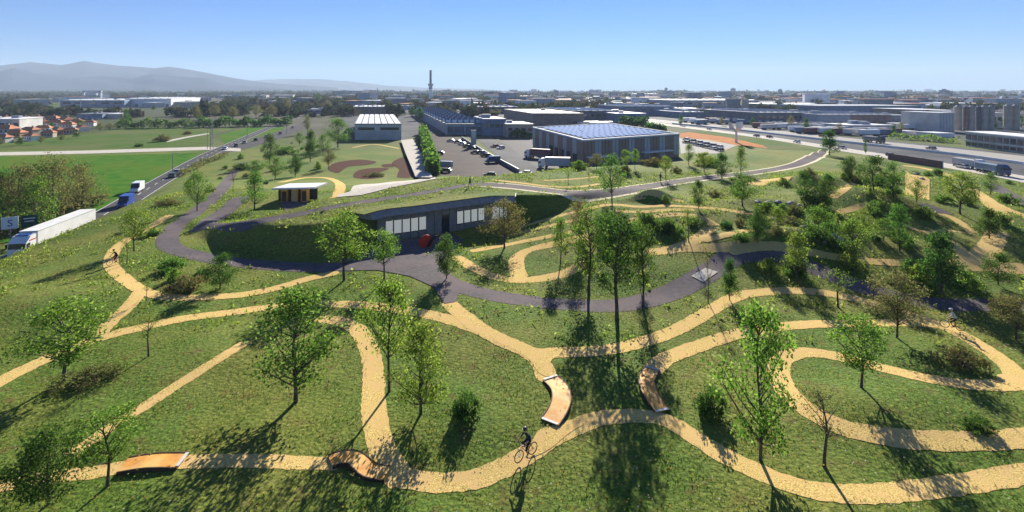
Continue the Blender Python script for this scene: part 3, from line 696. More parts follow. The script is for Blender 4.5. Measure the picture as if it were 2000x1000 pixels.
def car(label, loc, rz, pcol, kind='car', group=None, name=None):
    key = ('car', kind)
    if kind == 'car':
        L, W, H, r = 4.3, 1.78, 1.45, .32
        low = [(-2.15, .35), (-2.15, .85), (-2.0, .95), (1.0, .92), (1.95, .80), (2.15, .6), (2.15, .35)]
        cab = [(-1.9, .94), (-1.45, 1.42), (.25, 1.45), (1.05, .92)]; roof = [(-1.5, 1.40), (-1.4, 1.46), (.2, 1.48), (.35, 1.42)]
    else:
        L, W, H, r = 5.9, 2.05, 2.6, .36
        low = [(-2.95, .4), (-2.95, 2.45), (-2.8, 2.6), (1.2, 2.6), (1.35, 2.5), (1.45, 1.35), (2.0, 1.3), (2.85, 1.0), (2.95, .7), (2.95, .4)]
        cab = [(1.3, 1.3), (1.3, 2.45), (1.5, 2.4), (2.25, 1.28)]; roof = [(1.1, 2.46), (1.1, 2.61), (1.3, 2.6), (1.5, 2.45)]
    if key not in _vm:
        a = MB(); profile(a, low, W); profile(a, roof, W*.86); bm1 = a.mesh('body', 'white')
        b = MB(); profile(b, cab, W*.9); bm2 = b.mesh('windows', 'glass')
        h = MB(); h.box((0, 0, 0), (.08, .36, .16)); _vm[key] = (bm1, bm2, h.mesh('headlight', 'white'))
    root = thing(name or ('parked_car' if kind == 'car' else 'van'), label, 'car' if kind == 'car' else 'van', loc, rz, group)
    o = place('body', _vm[key][0], root); o.material_slots[0].link = 'OBJECT'; o.material_slots[0].material = M[pcol]
    place('windows', _vm[key][1], root)
    for s in (-1, 1): place('headlight', _vm[key][2], root, (low[-2][0]+.0, s*W*.36, .68 if kind == 'car' else .85))
    wheels(root, (-L*.31, L*.31), W, r)
    return root
for n_, c_ in (('p_white', (.75, .75, .75)), ('p_silver', (.35, .36, .38)), ('p_black', (.015, .016, .02)), ('p_blue', (.03, .06, .16)), ('p_olive', (.10, .10, .05)), ('p_red', (.30, .03, .02)), ('p_grey', (.10, .11, .12)), ('p_deepblue', (.01, .05, .30))): paint(n_, c_)

def lorry(label, loc, rz, cabcol, boxcol, L=13.6, stripes=False, group=None, H=4.0, kind='box'):
    root = thing('lorry', label, 'lorry', loc, rz, group)
    m_ = MB(); m_.box((-L/2-.6, 0, (H+1.15)/2), (L, 2.55, H-1.15)); bx = m_.build('trailer_box', boxcol, root)
    m_ = MB()
    for s in (-1, 1):
        m_.box((-L/2-.6, s*1.29, H-.05), (L+.04, .06, .12)); m_.box((-L/2-.6, s*1.29, 1.2), (L+.04, .06, .14))
    m_.box((-L-.62, 0, (H+1.15)/2), (.03, .05, H-1.3)); m_.box((-.58, 0, H-.1), (.08, 2.5, .1)); m_.build('trailer_trim', 'offwhite', bx)
    m_ = MB(); m_.box((-L/2-.6, 0, .98), (L-.3, 1.1, .25)); m_.build('chassis', 'dark', root)
    m_ = MB(); profile(m_, [(-.3, .6), (-.3, 3.5), (-.1, 3.75), (.9, 3.55), (1.85, 2.75), (2.0, 1.9), (2.05, .45), (.4, .45)], 2.45); cb = m_.build('cab', cabcol, root)
    m_ = MB(); m_.add([(1.88, -1.1, 2.68), (1.88, 1.1, 2.68), (2.04, 1.12, 1.85), (2.04, -1.12, 1.85)], [(0, 1, 2, 3)])
    for s in (-1, 1): m_.add([(1.0, s*1.235, 2.65), (1.75, s*1.235, 2.6), (1.9, s*1.235, 1.9), (1.0, s*1.235, 1.9)], [(0, 1, 2, 3)])
    m_.box((1.99, 0, 2.25), (.06, 2.1, .78)); m_.build('windscreen', 'glass', cb)
    m_ = MB(); m_.box((2.07, 0, .75), (.08, 2.3, .55)); m_.build('bumper', 'dark', cb)
    for s in (-1, 1):
        m_ = MB(); m_.box((1.85, s*1.42, 2.3), (.18, .22, .6)); m_.build('mirror', 'dark', cb)
        m_ = MB(); m_.box((2.12, s*.9, .95), (.05, .38, .16)); m_.build('headlight', 'white', cb)
    if stripes:
        for s in (-1, 1):
            for k, (c2, z_) in enumerate((('red', 1.55), ('bluep', 1.25), ('red', 2.95))):
                m_ = MB(); m_.box((.45, s*1.235, z_), (1.1+.2*k, .03, .16)); m_.build('stripe', c2, cb)
        m_ = MB(); m_.box((.35, 0, 3.72), (1.0, 1.9, .05), shear=0); m_.build('roof_stripe', 'bluep', cb)
    wheels(root, (-L+.2, -L+1.5, -L+2.8, -1.0, 1.15), 2.5, .5)
    return root
T0, T1 = Vector((-82.8, 87.2)), Vector((-86.2, 104.5)); d_ = (T0-T1).normalized()
lorry('long white articulated lorry with a red and blue striped cab on the left road', (T0.x, T0.y, ZP+.12), math.atan2(d_.y, d_.x), 'white', 'white', 15.2, True).scale = (1.08, 1.08, 1.08)
def onroad(px, off):
    X, Y = LR; pp = X/Y*F+1000; ok = Y > 60; i = int(np.argmin(np.where(ok, abs(pp-px), 1e9))); a = math.atan2(Y[i+1]-Y[i-1], X[i+1]-X[i-1])
    return (X[i]+math.sin(a)*off, Y[i]-math.cos(a)*off, ZP+.12), a
p, a = onroad(228, 1.4); r_ = car('deep blue box van behind the long white lorry', p, a+math.pi, 'p_deepblue', 'van')
p, a = onroad(285, -1.6); car('white van ahead of two small cars on the left road', p, a+math.pi, 'p_white', 'van')
p, a = onroad(324, 1.6); car('dark hatchback close behind the white van on the left road', p, a, 'p_grey', name='car')
p, a = onroad(337, 1.2); car('silver hatchback by the lamp post on the left road', p, a, 'p_silver', name='car')
# car park
CPK = [((868, 329), 'van', 'p_silver', 'big silver van parked beside the clipped hedge', 1.35), ((870, 337), 'car', 'p_olive', 'olive green car parked beside the big silver van', 1.4),
 ((858, 302), 'car', 'p_black', 'small dark car parked by the hedge beyond the silver van', 1.4), ((956, 345), 'car', 'p_black', 'dark car with pale roof parked alone at the near edge of the car park', 1.5),
 ((1026, 342), 'car', 'p_white', 'white car at the near end of the car park wall', 1.5), ((928, 300), 'car', 'p_grey', 'grey car in the middle row of the car park', 1.2),
 ((948, 306), 'car', 'p_black', 'black car nearest the wall in the middle row', 1.2), ((938, 300), 'car', 'p_silver', 'silver car wedged between grey and black cars', 1.2),
 ((962, 318), 'van', 'p_blue', 'dark blue van parked against the car park wall', 1.9), ((912, 288), 'car', 'p_black', 'black car parked second from the pale sign pillar', 1.2), ((921, 291), 'car', 'p_blue', 'navy car next to the car park wall', 1.2),
 ((902, 283), 'car', 'p_white', 'white car parked near the pale sign pillar', 1.2), ((893, 279), 'car', 'p_grey', 'grey car parked before the loading doors of the sawtooth hall', 1.2),
 ((880, 277), 'car', 'p_silver', 'silver car parked before the sawtooth hall corner', 1.2), ((966, 288), 'car', 'p_red', 'red car on the access road beside the wall', 2.2), ((978, 291), 'car', 'p_white', 'white car on the access road behind the red car', 2.2)]
for (a, b), k_, c_, l_, rz in CPK: car(l_, P0(a, b)[:2]+(ZP+.1,), rz+math.pi*.5, c_, k_, 'vehicles in the car park')
SPK = [(1340+i*13, 274+i*3.0+j*6) for j in range(2) for i in range(6)]
for i, (a, b) in enumerate(SPK):
    car('small car parked in the staff parking rows beside the big hall', P0(a, b)[:2]+(ZP+.1,), 2.1, ('p_white', 'p_silver', 'p_grey', 'p_black', 'p_blue')[i*3 % 5], 'car', 'cars in the staff parking rows')
lorry('white lorry parked under the near corner of the big solar-roofed hall', P0(1062, 328), math.pi-.15, 'white', 'grey', 9)
lorry('dark red lorry in the shade left of the big solar-roofed hall', P0(1035, 308), math.pi-.5, 'white', 'dred', 9)
def mway(XY, px, off, flip):
    X, Y = XY; i = int(np.argmin(abs(X/Y*F+1000-px))); i = min(max(i, 1), len(X)-2); a = math.atan2(Y[i+1]-Y[i-1], X[i+1]-X[i-1])
    return (X[i]+math.sin(a)*off, Y[i]-math.cos(a)*off, ZP+.12), a+(math.pi if flip else 0)
for px, off, XY, l_, cc, bc in ((1965, -1, MW, 'blue-grey lorry at the right end of the motorway', 'p_blue', 'blue'), (1710, 2, MW2, 'dark lorry on the far carriageway beyond the lone ridge tree', 'p_black', 'dgrey'), (1905, 2, MW, 'low grey flatbed lorry ahead of the blue-grey lorry', 'white', 'grey')):
    p, a = mway(XY, px, off, True); lorry(l_, p, a, cc, bc, 8.5, H=3.2)
for k, (px, off, XY, c_, l_) in enumerate(((1736, 1.5, MW, 'p_blue', 'dark blue car beside the red noise barrier'), (1880, 0, MW, 'p_white', 'white car past the end of the noise barrier'), (1640, 2, MW, 'p_silver', 'silver car on the motorway right of the lone ridge tree'), (1560, -2, MW, 'p_white', 'white car on the motorway left of the lone ridge tree'),
    (1500, 1, MW, 'p_black', 'black car on the motorway behind the white funnel tower'), (1480, -2, MW, 'p_grey', 'grey car on the motorway near the white funnel tower'), (1600, 2, MW2, 'p_red', 'red car on the far carriageway'), (1820, -2, MW2, 'p_grey', 'grey car on the far carriageway below the silos'), (1380, 1, MW, 'p_white', 'white car on the motorway behind the bare earth bank'))):
    p, a = mway(XY, px, off, k % 2 == 0); car(l_, p, a, c_, name='car')
for k, (a, b) in enumerate(((440, 292), (462, 286), (478, 280), (500, 275), (520, 268), (548, 262), (572, 250), (595, 240))):
    car('car waiting in the queue at the distant road junction', P0(a, b)[:2]+(ZP+.12,), 1.9, ('p_white', 'p_grey', 'p_silver', 'p_black')[k % 4], 'car', 'cars queueing at the road junction', name='car')

# ------------------------------------------------------------ signs, poles, lamps
x, y = -93., 90.5
r0 = thing('road_sign', 'twin white and dark green road sign on two posts above the lorry', 'road sign', (-89.6, 93.4, ZP), .55)
for s in (-1.4, 1.4):
    m_ = MB(); m_.tube([(s, 0, 0), (s, 0, 5.7)], .09, 8); m_.build('post', 'metal', r0)
m_ = MB(); m_.box((-1.45, -.14, 4.6), (2.3, .1, 2.2)); pn = m_.build('sign_panel', 'white', r0)
cu = bpy.data.curves.new('letter', 'FONT'); cu.body = 'S'; cu.size = 1.7; cu.extrude = .02; cu.align_x = 'CENTER'; cu.materials.append(M['bluep'])
lt = bpy.data.objects.new('lettering', cu); COL.objects.link(lt); bpy.context.view_layer.update()
lme = bpy.data.meshes.new_from_object(lt); bpy.data.objects.remove(lt); lt = place('lettering', lme, pn); lt.location = (-1.4, -.22, 4.0); lt.rotation_euler = (math.pi/2, 0, 0)
m_ = MB(); m_.box((1.2, -.14, 4.6), (2.3, .1, 2.2)); pg = m_.build('sign_panel', mat('sign_green', (.01, .06, .04), None, rough=.5), r0)
m_ = MB(); m_.box((1.2, -.2, 5.1), (1.6, .02, .16)); m_.box((1.2, -.2, 4.6), (1.3, .02, .16)); m_.build('lettering_bar', 'white', pg)
def lamp(px, pyb, pyt, label, double=False):
    x, y, z = P0(px, pyb) if pyb < 400 and px < 500 else G(px, pyb); h = (pyb-pyt)/F*y
    r = thing('street_lamp', label, 'street lamp', (x, y, z)); m_ = MB(); m_.tube([(0, 0, 0), (0, 0, h)], [.13, .08], 8); m_.build('pole', 'metal', r)
    for s in ((-1, 1) if double else (1,)):
        m_ = MB(); m_.tube([(0, 0, h-.1), (s*.8, 0, h+.15), (s*1.6, 0, h+.1)], .05, 6); m_.box((s*1.9, 0, h+.08), (.8, .3, .12)); m_.build('lamp_head', 'metal', r)
    return r
lamp(337, 345, 300, 'thin lamp post beside the silver hatchback on the left road')
lamp(483, 270, 205, 'tall lamp post in front of the distant hedgerow', True)
lamp(405, 292, 250, 'lamp post left of the lattice mast at the junction')
lamp(560, 262, 222, 'lamp post among the queueing cars')
def mast(px, pyb, pyt, w, label):
    x, y, z = P0(px, pyb); h = (pyb-pyt)/F*y; r = thing('lattice_mast', label, 'mast', (x, y, z), .4)
    for a in (-1, 1):
        for b in (-1, 1):
            m_ = MB(); m_.tube([(a*w, b*w, 0), (a*w*.3, b*w*.3, h)], .08, 5); m_.build('leg', 'metal', r)
    m_ = MB(); n = 9
    for k in range(n):
        z0, z1 = h*k/n, h*(k+1)/n; f0, f1 = w*(1-.7*k/n), w*(1-.7*(k+1)/n)
        for (a, b, c, d) in ((-1, -1, 1, -1), (1, -1, 1, 1), (1, 1, -1, 1), (-1, 1, -1, -1)): m_.tube([(a*f0, b*f0, z0), (c*f1, d*f1, z1)], .05, 4)
    m_.build('bracing', 'metal', r)
    return r
mast(414, 294, 238, .8, 'lattice mast standing at the road junction')
# chimney on the horizon
def chimney(px, pyb, pyt, label):
    x, y, z = P0(px, pyb); h = (pyb-pyt)/F*y; r = thing('chimney', label, 'chimney', (x, y, z)); q = h/60.
    m_ = MB(); m_.tube([(0, 0, 0), (0, 0, h*.42)], [3.4*q, 2.6*q], 18); m_.build('base_shaft', 'white', r)
    m_ = MB(); m_.tube([(0, 0, h*.42), (0, 0, h)], [2.1*q, 2.0*q], 18); m_.build('flue', 'dgrey', r)
    m_ = MB(); m_.tube([(0, 0, h*.42), (0, 0, h*.47)], 3.6*q, 18); m_.tube([(0, 0, h*.55), (0, 0, h*.58)], 5.2*q, 18); m_.tube([(0, 0, h*.47), (0, 0, h*.55)], [2.6*q, 5.0*q], 18, cap=False); m_.build('platform', 'grey', r)
chimney(841, 200, 137, 'tall chimney with dark flue and collar rising above the horizon')
for px, b_, t_, l_ in ((1192, 203, 180, 'slim dark chimney behind the brown factory'), (737, 190, 172, 'small distant chimney left of the tall one'), (1541, 190, 176, 'thin distant chimney right of the long white hall')):
    x, y, z = P0(px, b_); h = (b_-t_)/F*y; r = thing('chimney', l_, 'chimney', (x, y, z)); m_ = MB(); m_.tube([(0, 0, 0), (0, 0, h)], [h*.045, h*.03], 12); m_.build('shaft', 'dgrey', r); m_ = MB(); m_.tube([(0, 0, h), (0, 0, h*1.03)], h*.04, 12); m_.build('cap', 'grey', r)
# white funnel-shaped sign tower
x, y, z = P0(1438, 279); r0 = thing('funnel_tower', 'white funnel-shaped sign tower on a pole by the motorway', 'tower', (x, y, z)); h = (279-238)/F*y
m_ = MB(); m_.tube([(0, 0, 0), (0, 0, h*.6)], [.7, .5], 10); m_.build('pole', 'white', r0)
for k in range(3):
    a = k*2.1+.4; m_ = MB(); ca, sa = math.cos(a), math.sin(a)
    m_.prism([(ca*.3-sa*.2, sa*.3+ca*.2), (ca*.3+sa*.2, sa*.3-ca*.2), (ca*3.4+sa*1.3, sa*3.4-ca*1.3), (ca*3.4-sa*1.3, sa*3.4+ca*1.3)], [h*.5, h*.5, h*.72, h*.72], [h*.62, h*.62, h, h]); m_.build('sign_panel', 'white' if k != 1 else 'grey', r0)

# car park wall, sign pillar, hedge
wX = wl2([P0(a, b)[:2] for a, b in ((902, 272), (930, 290), (960, 309), (990, 325), (1018, 341))], 3.)
wallribbon('retaining_wall', wX, 0, 1.5, .5, 'dgrey', 'dark retaining wall with hedge top between car park and access road', 'wall', 0, None, seg=2)
x, y, z = P0(925, 287); r0 = thing('sign_pillar', 'tall pale blue sign pillar at the head of the car park', 'sign pillar', (x, y, z), .2)
m_ = MB(); m_.box((0, 0, 4.2), (2.6, .9, 8.4)); m_.build('pillar', 'grey', r0); m_ = MB(); m_.box((0, -.5, 6.4), (2.2, .08, 3.2)); m_.build('sign_face', 'offwhite', r0)
# ------------------------------------------------------------ halls and factories
AXD = Vector((-.262, .965, 0))
def hall(x1, x2, yb, yt, depth, wall, roof, label, pieces='bands', n=6, cat='building', name='warehouse', skew=True, group=None, y2=None):
    """block whose front edge runs from pixel x1 to x2 at ground row yb, eaves at row yt"""
    a = P0(x1, yb); b = P0(x2, y2 if y2 else yb); h = (yb-yt)/F*a[1]
    d = AXD*depth if skew else Vector((0, depth, 0))
    o = (a[0], a[1], ZP); r = thing(name, label, cat, o, 0, group)
    bx, by = b[0]-a[0], b[1]-a[1]
    foot = [(0, 0), (bx, by), (bx+d.x, by+d.y), (d.x, d.y)]
    m_ = MB(); m_.prism(foot, 0, h, cap=False); w_ = m_.build('wall', wall, r)
    q = .35
    m_ = MB(); m_.prism([(-q, -q), (bx+q, by-q), (bx+d.x+q, by+d.y+q), (d.x-q, d.y+q)], h, h+.35); rf = m_.build('roof', roof, r)
    L = math.hypot(bx, by); ux, uy = bx/L, by/L; an_ = math.atan2(by, bx); nx, ny = uy, -ux
    if pieces in ('bands', 'both'):
        g = MB(); wd = L/n*.62; g.box((0, 0, 0), (wd, .2, h*.22), an_); me = g.mesh('window', 'glass')
        for k in range(n): t = (k+.5)/n*L; place('window', me, r, (ux*t+nx*.08, uy*t+ny*.08, h*.62))
    if pieces in ('doors', 'both'):
        g = MB(); wd = min(L/n*.5, 5); g.box((0, 0, 0), (wd, .2, h*.36), an_); me = g.mesh('loading_door', 'dgrey' if wall not in ('dgrey', 'blue') else 'grey')
        for k in range(n): t = (k+.5)/n*L; place('loading_door', me, r, (ux*t+nx*.09, uy*t+ny*.09, h*.19))
    if pieces in ('strips', 'sky'):
        g = MB(); wd = L/n*(.62 if pieces == 'strips' else .25)
        g.add([(-wd/2, 1, .1), (wd/2, 1, .1), (wd/2+d.x*.96, d.y*.96, .1), (-wd/2+d.x*.96, d.y*.96, .1), (-wd/2, 1, 0), (wd/2, 1, 0), (wd/2+d.x*.96, d.y*.96, 0), (-wd/2+d.x*.96, d.y*.96, 0)],
              [(0, 1, 2, 3), (4, 5, 1, 0), (5, 6, 2, 1), (6, 7, 3, 2), (7, 4, 0, 3)]); me = g.mesh('roof_light', 'white')
        for k in range(n): t = (k+.5)/n*L; place('roof_light', me, r, (ux*t, uy*t, h+.4))
    if depth >= 60 and pieces in ('bands', 'doors', 'both'):
        g = MB(); ww = min(1.6, L/n*.12); g.add([(-ww, 2, .05), (ww, 2, .05), (ww+d.x*.9, d.y*.9, .05), (-ww+d.x*.9, d.y*.9, .05), (0, 2, .9), (d.x*.9, d.y*.9, .9)], [(0, 1, 4), (1, 2, 5, 4), (2, 3, 5), (3, 0, 4, 5)]); me = g.mesh('roof_light', 'grey' if 'white' in roof else 'white')
        for k in range(n): t = (k+.5)/n*L; place('roof_light', me, r, (ux*t, uy*t, h+.36))
    if pieces != 'none':       # rooftop units
        for k in range(R.randint(1, 3)):
            u, v = R.uniform(.15, .85), R.uniform(.2, .8); g = MB(); s = R.uniform(2, 4); g.box((0, 0, s*.3), (s*1.5, s, s*.6), an_)
            place('roof_unit', g.mesh('roof_unit', 'grey'), rf, (bx*u+d.x*v, by*u+d.y*v, h+.35))
    return r, foot, h, rf
# white hall with ribbed roof
r, foot, h, rf = hall(693, 784, 273, 243, 112, 'offwhite', 'dgrey', 'white gabled hall with broad pale roof bands beyond the playground', 'none', name='exhibition_hall')
L = foot[1][0]; n = 7
g = MB(); wd = L/n*.76; dx, dy = foot[3]
g.add([(0, -.3, .15), (wd, -.3, .15), (wd+dx, dy, .15), (dx, dy, .15), (0, -.3, -.05), (wd, -.3, -.05), (wd+dx, dy, -.05), (dx, dy, -.05)], [(0, 1, 2, 3), (4, 5, 1, 0), (5, 6, 2, 1), (6, 7, 3, 2), (7, 4, 0, 3)])
me = g.mesh('roof_band', 'roofwhite')
for k in range(n): place('roof_band', me, r, (L/n*(k+.12), 0, h+.42))
for (a, b) in ((.07, .42), (.55, .95)):
    g = MB(); g.box((L*(a+b)/2, -.1, h*.72), (L*(b-a), .25, h*.17)); g.build('window', 'glass', r)
g = MB()
for k in range(24): g.box((L*(k+.5)/24, -.06, h*.3), (.15, .12, h*.5))
g.build('cladding_rib', 'grey', r)
# sawtooth hall
r, foot, h, rf = hall(872, 944, 263, 243, 250, 'blue', 'dgrey', 'blue-grey sawtooth hall with rows of bright roof lights', 'none', name='sawtooth_hall')
L = foot[1][0]; dx, dy = foot[3]; cw = L/6
g = MB(); g.prism([(0, 0), (cw*.8, 0), (cw*.8-.26*6, 6), (-.26*6, 6)], [0]*4, [.3, .3, 3.0, 3.0]); me = g.mesh('roof_tooth', 'dgrey')
g = MB(); g.add([(.3, 0, 0), (cw*.75, 0, 0), (cw*.75-.8, 3, 1.6), (.3-.8, 3, 1.6)], [(0, 1, 2, 3)]); g.add([(.3, 0, -.3), (cw*.75, 0, -.3), (cw*.75, 0, 0), (.3, 0, 0)], [(0, 1, 2, 3)]); me2 = g.mesh('roof_light', 'white')
for j in range(14):
    for i in range(6):
        t = place('roof_tooth', me, r, (cw*(i+.1)+dx*(j+.3)/14, dy*(j+.3)/14, h+.36)); place('roof_light', me2, t, (0, .2, .55))
g = MB(); g.box((L/2, -.25, h*.86), (L, .5, h*.12)); g.build('cornice', 'grey', r)
g = MB(); g.box((0, 0, 0), (L/7, .25, h*.5)); me = g.mesh('facade_panel', 'dgrey')
for k in range(5): place('facade_panel', me, r, (L*(k+.5)/5, -.12, h*.5))
for s in (.0, .5, 1.): g = MB(); g.box((L*s, -.35, h*.5), (1.2, .6, h)); g.build('pilaster', 'grey', r)
# big hall with solar roof: four corners from the picture
hh = 9.2; near = Vector(fp(1140, 277, ZP+hh)); lf = Vector(fp(1041, 251, ZP+hh)); rt = Vector(fp(1326, 264, ZP+hh))
u = lf-near; v = rt-near; r0 = thing('logistics_hall', 'big grey-brown clad hall with blue solar panels across its flat roof', 'warehouse', (near.x, near.y, ZP))
foot = [Vector((0, 0)), v, u+v, u]
g = MB(); g.prism([tuple(p) for p in foot], 0, hh, cap=False); g.build('wall', 'brownw', r0)
cen = (u+v)/2
g = MB(); g.prism([tuple(cen+(p-cen)*1.012) for p in foot], hh-.05, hh+.25); rf = g.build('roof', 'roofgrey', r0)
for A, Bv, nn in ((Vector((0, 0)), v, 30), (Vector((0, 0)), u, 30)):
    l = Bv.length; an_ = math.atan2(Bv.y, Bv.x); nr = Vector((Bv.y, -Bv.x)).normalized()
    if (A+Bv/2+nr-cen).length < (A+Bv/2-cen).length: nr = -nr
    g = MB(); g.box((0, 0, 0), (l/nn*.86, .3, hh-1.2), an_); mea = g.mesh('wall_panel', 'brownw'); meb = g.mesh('wall_panel', 'grey')
    for k in range(nn):
        p = Bv*((k+.5)/nn)+nr*.12; place('wall_panel', meb if (k*7) % 5 in (1, 3) else mea, r0, (p.x, p.y, hh/2+.5))
for k in range(5):
    p = u*(.12+k*.11); g = MB(); g.box((p.x-.4, p.y-.2, 2), (3.4, .5, 3.6), math.atan2(u.y, u.x)); g.build('loading_door', 'dark', r0)
for k, (t, w_) in enumerate(((.12, 10), (.72, 16))):
    p = v*t; g = MB(); g.box((p.x+.6, p.y-1.5, 3.4), (w_, 3, .4), math.atan2(v.y, v.x)); g.build('canopy', 'white', r0)
NU, NV = 9, 14
cell = [u*.8/NU, v*.86/NV]
g = MB(); a, b = cell[0]*.9, cell[1]*.8
g.add([(0, 0, .25), (b.x, b.y, .25), (a.x+b.x, a.y+b.y, .9), (a.x, a.y, .9), (0, 0, .15), (b.x, b.y, .15), (a.x+b.x, a.y+b.y, .8), (a.x, a.y, .8)], [(0, 1, 2, 3), (4, 5, 1, 0), (5, 6, 2, 1), (6, 7, 3, 2), (7, 4, 0, 3), (7, 6, 5, 4)])
me = g.mesh('solar_panel', 'solar')
for i in range(NU):
    for j in range(NV):
        if i == 4 and j % 7 == 3: continue
        p = u*.1+v*.07+cell[0]*i+cell[1]*j; place('solar_panel', me, r0, (p.x, p.y, hh+.3))
g = MB()
for A, B_ in zip(foot, foot[1:]+foot[:1]):
    m2 = (A+B_)/2; d2 = B_-A; g.box((m2.x, m2.y, hh+.5), (d2.length, .5, .7), math.atan2(d2.y, d2.x))
g.build('parapet', 'roofwhite', r0)

HL = [  # x1 x2 base eaves depth wall roof pieces n label
 (118, 243, 210, 196, 120, 'blue', 'roofwhite', 'bands', 5, 'blue-grey front half of the long store below the green roof sign'),
 (244, 334, 209, 193, 150, 'white', 'roofwhite', 'doors', 6, 'bright white windowless hall joined to the long blue-grey store'),
 (335, 366, 207, 199, 60, 'white', 'roofwhite', 'doors', 3, 'low white annex at the end of the bright white hall'),
 (425, 520, 192, 186, 60, 'tan', 'roofwhite', 'none', 5, 'long beige distant hall left of the second beige hall'),
 (530, 572, 195, 186, 60, 'tan', 'roofwhite', 'none', 3, 'short beige hall with stepped gable amid dark trees'),
 (150, 200, 233, 223, 30, 'blue', 'roofgrey', 'doors', 4, 'blue shed behind the village roofs'),
 (203, 238, 232, 223, 30, 'offwhite', 'roofwhite', 'none', 3, 'low white shed right of the blue village shed'),
 (-30, 38, 259, 233, 25, 'offwhite', 'roofwhite', 'bands', 5, 'cream block at the left edge of the village'),
 (598, 640, 222, 214, 40, 'grey', 'roofgrey', 'bands', 3, 'grey workshop behind the leafy verge'),
 (640, 668, 196, 190, 40, 'offwhite', 'roofwhite', 'bands', 3, 'small white block amid the distant trees'),
 (690, 765, 224, 209, 60, 'brownw', 'dgrey', 'strips', 8, 'dark brown shed with a row of white roof lights behind the white hall'),
 (735, 800, 203, 196, 90, 'blue', 'grey', 'sky', 5, 'far pale blue shed left of the tall chimney'),
 (865, 935, 203, 196, 90, 'blue', 'roofgrey', 'sky', 5, 'far pale blue shed right of the tall chimney'),
 (932, 1012, 222, 209, 60, 'dgrey', 'tan', 'bands', 6, 'dark hall with pale parapet behind the sawtooth hall'),
 (944, 988, 265, 233, 30, 'blue', 'grey', 'bands', 4, 'blue-grey process building joined to the sawtooth hall'),
 (990, 1042, 268, 243, 25, 'tan', 'grey', 'both', 4, 'beige open-floored building before the big solar-roofed hall'),
 (1040, 1140, 247, 222, 90, 'brownw', 'tan', 'sky', 6, 'brown factory with ridged roof behind the big solar-roofed hall'),
 (1120, 1205, 238, 217, 80, 'dgrey', 'roofgrey', 'bands', 6, 'dark low factory right of the brown factory'),
 (1203, 1262, 241, 222, 45, 'blue', 'roofwhite', 'bands', 4, 'blue-grey block behind the square hedges'),
 (1212, 1316, 226, 208, 60, 'blue', 'roofgrey', 'bands', 8, 'glazed office block with pale parapet behind the factories'),
 (1012, 1062, 196, 193, 50, 'white', 'roofwhite', 'none', 3, 'thin bright white roof alone amid the far trees'),
 (1312, 1482, 211, 196, 90, 'grey', 'roofwhite', 'bands', 12, 'very long pale-roofed hall at the foot of the skyline'),
 (1326, 1372, 222, 212, 40, 'offwhite', 'roofwhite', 'bands', 3, 'small white house-like hall before the very long hall'),
 (1330, 1440, 231, 219, 60, 'blue', 'roofwhite', 'doors', 8, 'pale roofed hall with dark loading side left of the funnel tower'),
 (1435, 1520, 235, 218, 70, 'brownw', 'tan', 'bands', 7, 'brown hall with cream roof edge behind the funnel tower'),
 (1478, 1600, 243, 220, 70, 'dgrey', 'roofwhite', 'both', 9, 'dark hall with bright white roof edge behind the motorway'),
 (1602, 1660, 246, 224, 60, 'grey', 'roofwhite', 'doors', 5, 'grey hall continuing the bright white roof edge'),
 (1661, 1740, 243, 224, 60, 'brownw', 'white', 'doors', 6, 'reddish hall with brightest white roof right of the ridge tree'),
 (1742, 1800, 240, 226, 50, 'blue', 'roofgrey', 'bands', 5, 'blue hall right of the brightest white roof'),
 (1600, 1798, 222, 207, 60, 'blue', 'grey', 'none', 9, 'long dark blue windowless shed on the right'),
 (1500, 1590, 214, 204, 60, 'tan', 'roofgrey', 'bands', 7, 'beige block left of the long dark blue shed'),
 (1655, 1745, 257, 245, 20, 'grey', 'white', 'doors', 6, 'low white-roofed depot just beyond the motorway'),
 (1797, 1862, 232, 215, 50, 'brownw', 'white', 'none', 4, 'brown shed under a bright white roof left of the silos'),
 (1760, 1800, 205, 199, 40, 'offwhite', 'white', 'none', 4, 'small bright white roof in the right-hand skyline'),
 (1925, 1958, 250, 221, 40, 'offwhite', 'white', 'bands', 3, 'pale block between the two clusters of silos'),
 (1735, 1792, 263, 257, 12, 'offwhite', 'white', 'none', 5, 'long low white shed beside the verge left of the silos'),
 (1830, 1864, 268, 261, 12, 'white', 'white', 'none', 2, 'low white box below the white cube building'),
 (520, 590, 204, 198, 60, 'brownw', 'roofgrey', 'sky', 5, 'brownish distant hall left of the verge trees'),
 (770, 825, 214, 207, 50, 'grey', 'roofgrey', 'sky', 5, 'grey shed directly left of the sawtooth hall roof'),
 (1060, 1110, 207, 202, 50, 'tan', 'roofgrey', 'none', 4, 'faint beige block behind the brown factory'),
 (1240, 1300, 189, 183, 60, 'grey', 'roofgrey', 'bands', 4, 'grey slab block rising on the central skyline'),
 (1880, 1935, 201, 196, 40, 'grey', 'roofwhite', 'bands', 5, 'grey town block with white roof above the silos'),
 (1560, 1600, 190, 184, 60, 'blue', 'grey', 'bands', 4, 'bluish block on the skyline right of centre'),
]
for x1, x2, yb, yt, dp, w_, rf_, pc, n, lb in HL: hall(x1, x2, yb, yt, dp, w_, rf_, lb, pc, n, cat='warehouse')
